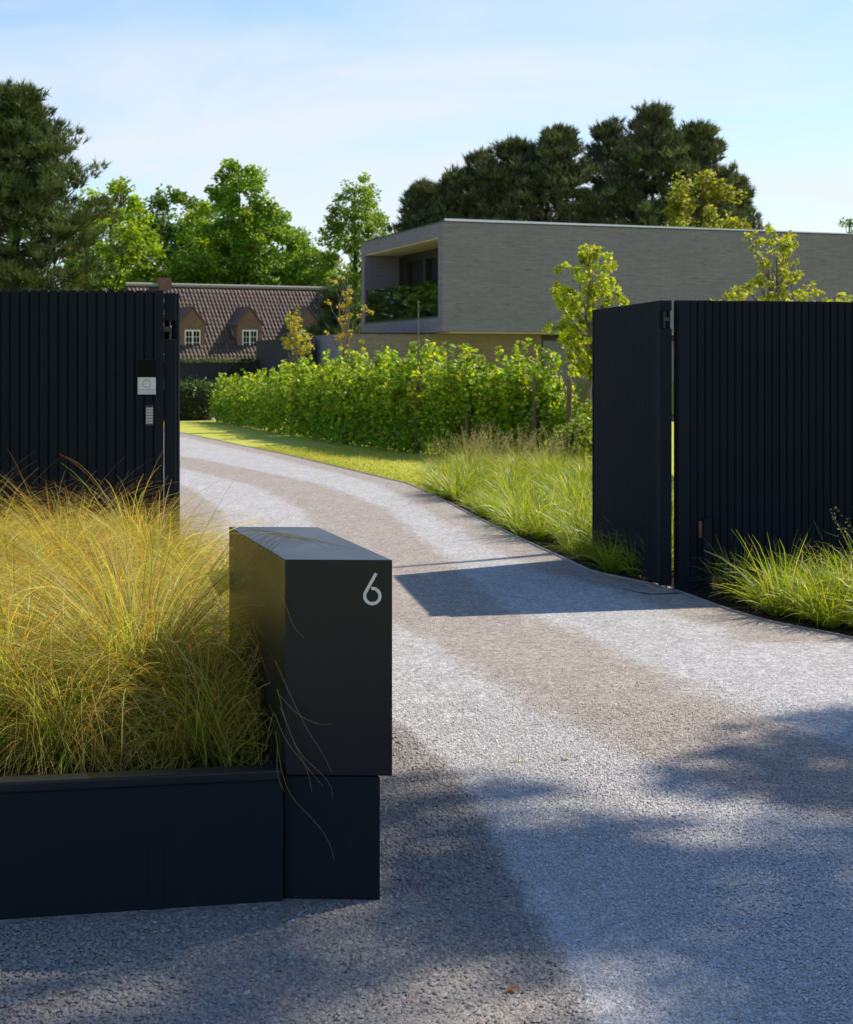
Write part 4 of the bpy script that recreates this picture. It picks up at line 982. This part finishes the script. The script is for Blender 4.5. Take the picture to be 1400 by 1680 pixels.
t = link('feather_grass', clump_mesh('feather_grass', fits(feather(3000, 1.12, 0.45), (mc[0], mc[1], soil_z), 0.0, 1.0)), None, (mc[0], mc[1], soil_z)); tag(t, 'big fountain shaped tuft of golden green feather grass nearest the planter rim', 'grass tuft', 'feather grasses in the planter')
placed = [(mc[0], mc[1])]
for px, py, sc_, k_, lb in ((20, 1215, 0.92, 1, 'feather grass tuft at the picture edge beside the big fountain shaped tuft'), (388, 1150, 0.72, 2, 'shaded feather grass tuft against the side of the letterbox pillar'),
                       (405, 1050, 0.70, 3, 'feather grass tuft leaning on the upper side of the pillar'), (425, 1135, 0.58, 4, 'thin grass tuft pressed against the middle of the pillar side'), (412, 1205, 0.62, 4, 'darkest feather grass tuft, tucked into the corner of planter rim and pillar'), (352, 1072, 0.80, 3, 'feather grass tuft at the back corner of the letterbox pillar'), (335, 1240, 0.85, 5, 'small low grass tuft in shade behind the planter rim, next to the pillar'), (105, 1240, 0.9, 5, 'small low grass tuft in sun behind the planter rim')):
    p = g(px, py, soil_z); placed.append((p[0], p[1]))
    rz_ = rng.uniform(0, 6.28); gn = feather(1500) if k_ < 5 else feather(1100, 0.80, 0.6)
    t = link('feather_grass', clump_mesh('feather_grass', fits(gn, (p[0], p[1], soil_z), rz_, sc_)), None, (p[0], p[1], soil_z), (0, 0, rz_), (sc_, sc_, sc_)); tag(t, lb, 'grass tuft', 'feather grasses in the planter')
    if k_ == 2: shade_tuft = t
for tries in range(5000):
    x = rng.uniform(-3.4, -0.3); y = rng.uniform(6.15, 10.6)
    if not poly_in((x, y), pl_poly): continue
    if min(math.hypot(x - a, y - b) for a, b in placed) < 0.40: continue
    placed.append((x, y)); s = rng.uniform(0.74, 0.98)
    if x > -1.15 and y < 7.2: s *= 0.85
    t = link('feather_grass', FE[1 + len(placed) % 4], None, (x, y, soil_z), (0, 0, rng.uniform(0, 6.28)), (s, s, s * rng.uniform(0.9, 1.1)))
    tag(t, 'golden green feather grass tuft massed between the big front tuft and the slat fence', 'grass tuft', 'feather grasses in the planter')
print('feather clumps', len(placed))
# dry stray blades hanging round the pillar's corner
stray = [[(452, 1085), (476, 1140), (505, 1200), (528, 1232), (545, 1268)], [(455, 1130), (470, 1190), (492, 1238), (520, 1262), (546, 1290), (545, 1312)], [(450, 1170), (468, 1215), (498, 1252), (530, 1290)],
         [(452, 1200), (462, 1270), (478, 1310), (515, 1345), (540, 1378), (549, 1412)], [(455, 1225), (454, 1275), (468, 1300)], [(455, 965), (472, 1000), (482, 1030), (500, 1047)], [(458, 1140), (490, 1175), (525, 1190), (545, 1187)], [(460, 1160), (485, 1225), (505, 1262), (512, 1300)]]
sb = []
for pth in stray:
    q = np.array(pth, float)
    for _ in range(3): q = np.vstack([q[:1], np.stack([q[:-1] * 0.75 + q[1:] * 0.25, q[:-1] * 0.25 + q[1:] * 0.75], 1).reshape(-1, 2), q[-1:]])
    tt_ = np.linspace(0, len(q) - 1, 14); X = np.interp(tt_, range(len(q)), q[:, 0]); Yp = np.interp(tt_, range(len(q)), q[:, 1])
    dep = fl[1] - 0.03 - 0.02 * np.linspace(0, 1, 14) - 0.02 * rng.random()
    P3 = np.array([at(a_, b_, d_) for a_, b_, d_ in zip(X, Yp, dep)]); sb.append(tube(P3, np.linspace(0.0011, 0.0005, 14), 4))
for k in range(9):                                   # and a few lying across its lid
    a0 = at(395 + 8 * k, 885 + 2.0 * k, 5.9 - 0.06 * k); p_ = [a0 + np.array([-0.10, 0, -0.10]), a0 + np.array([0.0, 0, 0.03 + 0.02 * rng.random()]), a0 + np.array([0.07 + 0.05 * rng.random(), -0.02, 0.035]), a0 + np.array([0.14 + 0.1 * rng.random(), -0.03, 0.004])]
    p_ = np.array(p_)
    for _ in range(3): p_ = np.vstack([p_[:1], np.stack([p_[:-1] * 0.75 + p_[1:] * 0.25, p_[:-1] * 0.25 + p_[1:] * 0.75], 1).reshape(-1, 3), p_[-1:]])
    tt_ = np.linspace(0, len(p_) - 1, 12); sb.append(tube(np.stack([np.interp(tt_, range(len(p_)), p_[:, a]) for a in range(3)], 1), np.linspace(0.0013, 0.0005, 12), 4))
V, Fc = merge(sb); o = mk('stray_blades', V, Fc, 'straw', shade_tuft, cols=np.repeat(np.array([[0.42, 0.34, 0.20]]), len(V), axis=0)); o['kind'] = 'stuff'
o.matrix_parent_inverse = (Matrix.Translation(shade_tuft.location) @ Matrix.Rotation(shade_tuft.rotation_euler.z, 4, 'Z') @ Matrix.Scale(shade_tuft.scale.x, 4)).inverted()

def sedge(n, Lm=0.5, w_=0.0075, green=(0.20, 0.30, 0.022), tip=(0.38, 0.48, 0.03), alt=(0.50, 0.45, 0.12), altp=0.10):
    return [blades(n, 0.06, (0.5 * Lm, 1.1 * Lm), (0.05, 0.95), (0.35, 1.8), w_, green, tip, 5, 0.25, 0.2, alt, altp, thpow=0.8)[:3]]
SE = [clump_mesh('sedge', sedge(nb, Lb_, wb)) for nb, Lb_, wb in ((170, 0.52, 0.0085), (120, 0.46, 0.011), (190, 0.50, 0.007), (140, 0.58, 0.010), (110, 0.40, 0.012))]
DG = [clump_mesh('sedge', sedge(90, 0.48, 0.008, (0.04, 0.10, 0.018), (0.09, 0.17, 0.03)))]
def panicle(n, hgt):
    V, Fc, cc, P = blades(n, 0.08, (0.75 * hgt, 1.1 * hgt), (0.02, 0.32), (0.15, 0.75), 0.0035, (0.24, 0.29, 0.06), (0.48, 0.42, 0.20), 7, 0.3, 0.2)
    pts = []
    for i in range(n):
        for q in np.linspace(4.2, 6.98, 20):
            j = int(q); f = q - j; c = P[i, j] * (1 - f) + P[i, min(j + 1, 7)] * f; pts.append(c + rng.normal(0, 0.014, 3))
    pts = np.array(pts); n2 = len(pts)
    v2, f2, c2 = leaves(pts, 0.022, shade_cols(n2, (0.44, 0.40, 0.20), 0.25, (0.32, 0.26, 0.15), 0.3), ratio=0.3)
    f2q = np.stack([f2[:n2, 0], f2[:n2, 1], f2[:n2, 2], f2[n2:, 2]], 1)
    return [(V, Fc, cc), (v2, f2q, c2)]
FG = [clump_mesh('feather_reed', panicle(20, 0.9) + [blades(200, 0.08, (0.3, 0.65), (0.05, 0.8), (0.3, 1.4), 0.005, (0.18, 0.27, 0.04), (0.40, 0.42, 0.10), 5)[:3]]) for _ in range(3)]
def scatter(poly, dmin, name, meshes, label, group, smin=0.8, smax=1.15, maxn=300, xr=None, test=None):
    xs = [p[0] for p in poly]; ys_ = [p[1] for p in poly]; pl_ = []; fails = 0
    while fails < 260 and len(pl_) < maxn:
        x = rng.uniform(min(xs), max(xs)); y = rng.uniform(min(ys_), max(ys_))
        if not poly_in((x, y), poly) or (test and not test(x, y)) or (pl_ and min(math.hypot(x - a, y - b) for a, b in pl_) < dmin): fails += 1; continue
        fails = 0; pl_.append((x, y)); s = rng.uniform(smin, smax)
        o = link(name, meshes[rng.integers(len(meshes))], None, (x, y, 0.0), (0, 0, rng.uniform(0, 6.28)), (s, s, s * rng.uniform(0.85, 1.15)))
        tag(o, label if isinstance(label, str) else label(x, y), 'grass tuft', group)
    print(name, len(pl_)); return pl_
# verge in front of the right fence
vg = [g(1222, 1000)[:2], g(1240, 1012)[:2], g(1290, 1020)[:2], g(1373, 1036)[:2], g(1560, 1075)[:2], g(1700, 1010)[:2], g(1420, 990)[:2], g(1280, 985)[:2]]
vg = [tuple(p + np.array([0.08, 0.05])) for p in vg]
scatter(vg, 0.155, 'sedge', SE, lambda x, y: 'bright green sedge tuft on the drive side of the verge before the long slat fence' if x < kx(y) + 0.4 else 'bright green sedge tuft on the fence side of the verge before the long slat fence', 'sedges before the fence', 0.6, 1.2)
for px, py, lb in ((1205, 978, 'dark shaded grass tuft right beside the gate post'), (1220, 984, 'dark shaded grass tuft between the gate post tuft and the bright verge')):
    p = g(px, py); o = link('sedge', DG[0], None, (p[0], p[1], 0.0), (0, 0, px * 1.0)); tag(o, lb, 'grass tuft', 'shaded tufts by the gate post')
# a plumed grass leaning in from the right edge
p = g(1436, 1010); o = link('plumed_grass', FG[0], None, (p[0], p[1], 0), (0, 0, 1.1), (0.95, 0.95, 0.95)); tag(o, 'plumed grass leaning into view at the edge of the verge', 'grass tuft')
# bed beyond the gate
bd = [(kx(y) + 0.10, y) for y in np.arange(12.6, 21.9, 0.6)] + [(0.55, 25.5), (2.6, 26.5), (3.0, 21), (2.6, 16), (2.15, 13.2)]
pls = scatter(bd, 0.28, 'sedge', SE, lambda x, y: 'bright green sedge tuft along the drive edge in the bed beyond the gate' if x < kx(y) + 0.45 else ('bright green sedge tuft behind the gate leaf in the long bed' if y < 15.5 else ('bright green sedge tuft in the middle of the long bed' if y < 20.5 else 'pale green sedge tuft among the plumed grasses before the hedge')), 'sedges in the bed beyond the gate', 0.55, 1.15)
fgp = [g(705, 775)[:2], g(760, 762)[:2], g(935, 775)[:2], g(930, 800)[:2], g(840, 795)[:2], g(760, 790)[:2]]
scatter([tuple(p) for p in fgp], 0.50, 'plumed_grass', FG, 'straw plumed tall grass at the foot of the hedge', 'plumed grasses before the hedge', 0.65, 0.95, 60)
# lower leafy bush past the last stake
broadleaf('bush', 'low bright green bush between the last hedge stake and the gate leaf', g(962, 772), 0.75, lambda t: 0.62 * math.sin(math.pi * min(1, 0.25 + 0.72 * t)), 0.08, (0.24, 0.33, 0.03), 'bush', 60, 60, 0.16, 0.08, trunk_r=0.02, nbr=14)
broadleaf('bush', 'airy bush of upright leafy shoots right beside the gate leaf edge', g(985, 752), 1.25, lambda t: 0.5 * (1 - 0.5 * t), 0.15, (0.26, 0.35, 0.035), 'bush', 46, 45, 0.17, 0.07, trunk_r=0.02, nbr=20)

# short blades over the nearer lawn and along its edge
nL = 26000
yL = rng.uniform(20.5, 34, nL); xL = kx(yL) + rng.random(nL) ** 1.6 * 3.6 + 0.03
mL = (xL < np.interp(yL, [20, 22, 25, 28, 40], [-0.2, 0.1, 0.45, 0.5, -3.0]) + 0.1); xL, yL = xL[mL], yL[mL]; nL = len(xL)
a = rng.uniform(0, 6.28, nL); hL = rng.uniform(0.015, 0.038, nL); wL = 0.006
V = np.stack([np.stack([xL - np.cos(a) * wL, yL - np.sin(a) * wL, 0 * xL], 1), np.stack([xL + np.cos(a) * wL, yL + np.sin(a) * wL, 0 * xL], 1), np.stack([xL + rng.normal(0, 0.012, nL), yL + rng.normal(0, 0.012, nL), hL], 1)], 1)
o = mk('lawn_grass', V.reshape(-1, 3), np.arange(3 * nL).reshape(nL, 3), 'blade', cols=np.repeat(shade_cols(nL, (0.40, 0.44, 0.07), 0.2, (0.48, 0.42, 0.11), 0.2), 3, axis=0))
tag(o, 'short yellow green mown grass of the lawn strip', 'grass', kind='stuff')

# ------------------------------------------------------------------ young trees near the house
def young(name, label, px, Y, ytop, ybot, prof, col, alt, nclump, per, csize, leaf, trunk_r, nbr=30, bark='bark_pale', shell=0.35, zbase=0.0, altp=0.25, lump=0.4, lean=(0, 0)):
    h = EYE - (ytop - HOR) * Y / F; h0 = EYE - (ybot - HOR) * Y / F
    return broadleaf(name, label, (xat(px, Y), Y, zbase), h, prof, h0, col, 'tree', nclump, per, csize, leaf, None, trunk_r, alt, altp, lump, shell, 'leaf', nbr, bark, 0.15, 0.8, lean)
young('young_maple', 'lime green young tree rising behind the open gate leaf', 968, 33.0, 392, 612, lambda t: 0.90 * (math.sin(math.pi * (0.16 + 0.80 * t)) ** 0.8) * (1 - 0.28 * t), (0.38, 0.48, 0.034), (0.56, 0.58, 0.06), 200, 34, 0.115, 0.095, 0.05, 40)
young('young_tree', 'loose yellow green young tree topping the long slat fence', 1272, 24.0, 372, 520, lambda t: 0.95 * (1 - 0.72 * t) * (0.75 + 0.25 * math.sin(9 * t)), (0.37, 0.43, 0.05), (0.52, 0.52, 0.08), 140, 18, 0.08, 0.068, 0.035, 50, shell=0.5)
young('sapling', 'small round crowned yellow green sapling before the dark garden wall', 484, 43.0, 508, 585, lambda t: 0.44 * math.sin(math.pi * (0.12 + 0.83 * t)) ** 0.7 * (1.0 - 0.35 * t), (0.46, 0.46, 0.06), (0.50, 0.42, 0.07), 66, 18, 0.10, 0.07, 0.03, 26)
young('sapling', 'tall bare stemmed sapling with sparse orange young leaves beside the loggia', 570, 40.0, 425, 585, lambda t: 0.62 * (0.35 + 0.5 * math.sin(math.pi * t)) if t < 0.8 else 0.36, (0.52, 0.38, 0.05), (0.46, 0.44, 0.07), 36, 12, 0.09, 0.075, 0.03, 34, shell=0.6)

# ------------------------------------------------------------------ big trees behind
GBK = -0.8
def back(px, Y, ytop): return (xat(px, Y), Y, GBK), EYE - (ytop - HOR) * Y / F - GBK
b, h = back(26, 66, 154); pine('pine_tree', 'huge dark pine towering over the fence with the intercom', b, h, 4.5, 1.0, (0.105, 0.145, 0.044), 350, top=0.3, tuft=0.30, per=10, peak=0.45, tufts=4, trunk_r=0.26, wd=0.044)
b, h = back(-85, 70, 150); pine('pine_tree', 'dark pine cut off by the picture edge beside the huge pine', b, h, 3.6, 1.5, (0.070, 0.10, 0.03), 150, tuft=0.30, per=9, trunk_r=0.25, wd=0.045, tufts=4)
dome = lambda w: (lambda t: w * math.sin(math.pi * (0.14 + 0.83 * t)) ** 0.62 * (1 - 0.18 * t))
spire = lambda w: (lambda t: w * (0.75 + 0.25 * min(1, t * 5)) * (1 - t) ** 0.62 + 0.40)
b, h = back(185, 104, 298); broadleaf('broadleaf_tree', 'pale yellow green tree between the huge pine and the dark round tree', b, h, dome(3.7), 0.8, (0.322, 0.483, 0.033), nclump=323, per=87, csize=0.71, leaf=0.29, alt=(0.20, 0.27, 0.035))
b, h = back(278, 122, 312); broadleaf('broadleaf_tree', 'dark green rounded tree behind the tiled roof chimney', b, h, dome(5.0), 1.2, (0.132, 0.235, 0.043), nclump=340, per=87, csize=0.83, leaf=0.32, shell=0.6)
b, h = back(330, 108, 335); broadleaf('broadleaf_tree', 'light green tree squeezed in front of the dark rounded tree', b, h, dome(2.6), 0.8, (0.310, 0.449, 0.033), nclump=187, per=75, csize=0.69, leaf=0.29)
b, h = back(390, 104, 266); broadleaf('broadleaf_tree', 'tall spire shaped deep green tree behind the tiled roof', b, h, spire(5.0), 0.6, (0.203, 0.371, 0.031), nclump=561, per=100, csize=0.69, leaf=0.29, alt=(0.15, 0.23, 0.03), altp=0.25)
b, h = back(462, 118, 345); broadleaf('broadleaf_tree', 'green tree leaning out beside the tall spire shaped tree', b, h, dome(3.9), 1.0, (0.178, 0.315, 0.033), nclump=204, per=75, csize=0.69, leaf=0.29)
b, h = back(505, 125, 402); broadleaf('broadleaf_tree', 'low green tree filling the dip before the airy birch like tree', b, h, dome(4.0), 0.5, (0.203, 0.360, 0.037), nclump=187, per=75, csize=0.69, leaf=0.29)
b, h = back(584, 104, 288); broadleaf('broadleaf_tree', 'airy tall green tree at the loggia corner', b, h, lambda t: 4.3 * (math.sin(math.pi * (0.22 + 0.74 * t)) ** 0.7) * (1 - 0.42 * t), 1.0, (0.238, 0.371, 0.045), nclump=586, per=56, csize=0.53, leaf=0.22, shell=0.45)
b, h = back(648, 110, 362); broadleaf('broadleaf_tree', 'small bright green tree peeping over the loggia roof', b, h, dome(2.0), 0.5, (0.310, 0.449, 0.045), nclump=119, per=62, csize=0.57, leaf=0.26)
b, h = back(556, 72, 482); pine('small_conifer', 'low dark blue green conifer between tiled roof and brick wing', b, h, 1.05, 0.4, (0.055, 0.10, 0.042), 70, tuft=0.24, per=12, peak=0.55, tufts=3, trunk_r=0.08, wd=0.03, cl=0.26)
for px, Y, yt, rm, lb in ((697, 100, 306, 2.3, 'smallest dark pine at the low end of the pine row'), (746, 98, 288, 2.2, 'slim dark pine second from the low end of the pine row'), (842, 96, 236, 3.6, 'broad dark pine third in the pine row behind the house'),
                          (922, 95, 214, 3.1, 'dark pine in the middle of the pine row behind the house'), (1000, 101, 205, 3.0, 'dark pine set back between the middle pine and the tallest pine'), (1070, 94, 179, 3.1, 'tallest dark pine of the row behind the house'), (1142, 96, 206, 2.9, 'dark pine next to the tallest, above the yellow green tree'), (1196, 99, 292, 1.7, 'short dark pine closing the high end of the pine row'), (790, 99, 256, 1.6, 'narrow dark pine wedged beside the broad third pine')):
    b, h = back(px, Y, yt); pine('pine_tree', lb, b, h, rm * 1.28, 2.0, (0.105, 0.132, 0.060), 200, group='pine row behind the house', tuft=0.36, per=9, peak=0.45, tufts=4, trunk_r=0.24, wd=0.062, cl=0.42)
b, h = back(1152, 78, 272); broadleaf('broadleaf_tree', 'yellow green loose tree before the dark pines above the flat roof', b, h, lambda t: 2.2 * math.sin(math.pi * (0.2 + 0.74 * t)) ** 0.7, 3.0, (0.298, 0.337, 0.045), nclump=204, per=54, csize=0.48, leaf=0.22, alt=(0.17, 0.17, 0.04))
b, h = back(1395, 82, 345); broadleaf('broadleaf_tree', 'thin blue green tree tip over the end of the flat roof', b, h, lambda t: 0.75 * (1 - 0.5 * t), 4.0, (0.167, 0.270, 0.075), nclump=68, per=37, csize=0.40, leaf=0.20)
for px, Y, yt, lb in ((-190, 92, 300, 'broad green tree outside the picture past the pines'), (-300, 99, 280, 'rounded green tree outside the picture, farther past the pines'), (-420, 104, 260, 'tall green tree outside the picture at the garden corner'), (-100, 96, 300, 'broad green tree hidden behind the pine at the picture edge'), (-120, 120, 235, 'very tall green tree hidden behind the dark pines'), (-560, 116, 230, 'tall green tree far outside the picture along the garden edge')):
    b, h = back(px, Y, yt); broadleaf('broadleaf_tree', lb, b, h, dome(4.2), 0.8, (0.159, 0.264, 0.036), nclump=150, per=68, csize=0.86, leaf=0.32)
# far belt of woodland closing the horizon
nf = 30000; xf = rng.uniform(-75, 75, nf); hf = 5.5 + 1.6 * np.sin(xf * 0.31) + 1.2 * np.sin(xf * 0.83 + 1); zf2 = hf * rng.random(nf) ** 0.7 - 0.8
V, Fc, cc = leaves(np.stack([xf, 138 + rng.normal(0, 1.6, nf), zf2], 1), 0.75 * rng.uniform(0.6, 1.3, nf), shade_cols(nf, (0.075, 0.13, 0.028), 0.25, (0.12, 0.18, 0.03), 0.3))
o = mk('distant_woods', V, Fc, 'leaf', cols=cc); tag(o, 'far belt of green woodland closing the horizon', 'woods', kind='stuff')

# ------------------------------------------------------------------ trees just outside the picture, whose shade falls on the drive
def crown_at(sx, sy, z): return (sx + SUN.x / SUN.z * z, sy + SUN.y / SUN.z * z)
rng = np.random.default_rng(SHADE_SEED)
c = (13.02, 13.44)
broadleaf('roadside_tree', 'tall leafy roadside tree outside the picture beside the drive mouth', (c[0], c[1], 0), 18.4, lambda t: 2.3 * math.sin(math.pi * (0.06 + 0.88 * t)) ** 0.6, 10.0, (0.08, 0.14, 0.025), nclump=48, per=170, csize=0.66, leaf=0.20, trunk_r=0.2, shell=0.25, lump=0.12, nbr=40)
c = crown_at(0.95, 14.55, 5.8)
broadleaf('slender_tree', 'slender bare topped young tree outside the picture behind the fence', (c[0], c[1], 0), 7.9, lambda t: 0.35 * (1 - t), 2.2, (0.10, 0.16, 0.03), nclump=16, per=14, csize=0.2, leaf=0.08, trunk_r=0.15, nbr=10)

# ------------------------------------------------------------------ single fallen leaves on the gravel
for px, py, col_, ang, lb in ((840, 1630, (0.40, 0.16, 0.05), 0.6, 'small rusty fallen leaf on the coarse gravel in front'), (930, 1246, (0.50, 0.40, 0.24), 2.1, 'pale fallen leaf on the sunlit wheel track'), (852, 1250, (0.52, 0.45, 0.30), 4.0, 'pale curled leaf just above the tree shadow edge')):
    p = g(px, py); L_, W_ = 0.022, 0.012
    prof = [(-1, 0, 0.002), (-0.5, 0.7, 0.006), (0.2, 1, 0.007), (0.7, 0.55, 0.006), (1, 0, 0.008), (0.7, -0.55, 0.005), (0.2, -1, 0.006), (-0.5, -0.7, 0.004)]
    V = [(0, 0, 0.002)] + [(a * L_ * math.cos(ang) - b * W_ * math.sin(ang), a * L_ * math.sin(ang) + b * W_ * math.cos(ang), c_) for a, b, c_ in prof]
    o = mk('fallen_leaf', V, [(0, 1 + k, 1 + (k + 1) % 8) for k in range(8)], 'leaf', cols=np.repeat(np.array([col_]), 9, axis=0), smooth=True)
    o.location = (p[0], p[1], 0.008); tag(o, lb, 'leaf', 'fallen leaves on the drive')
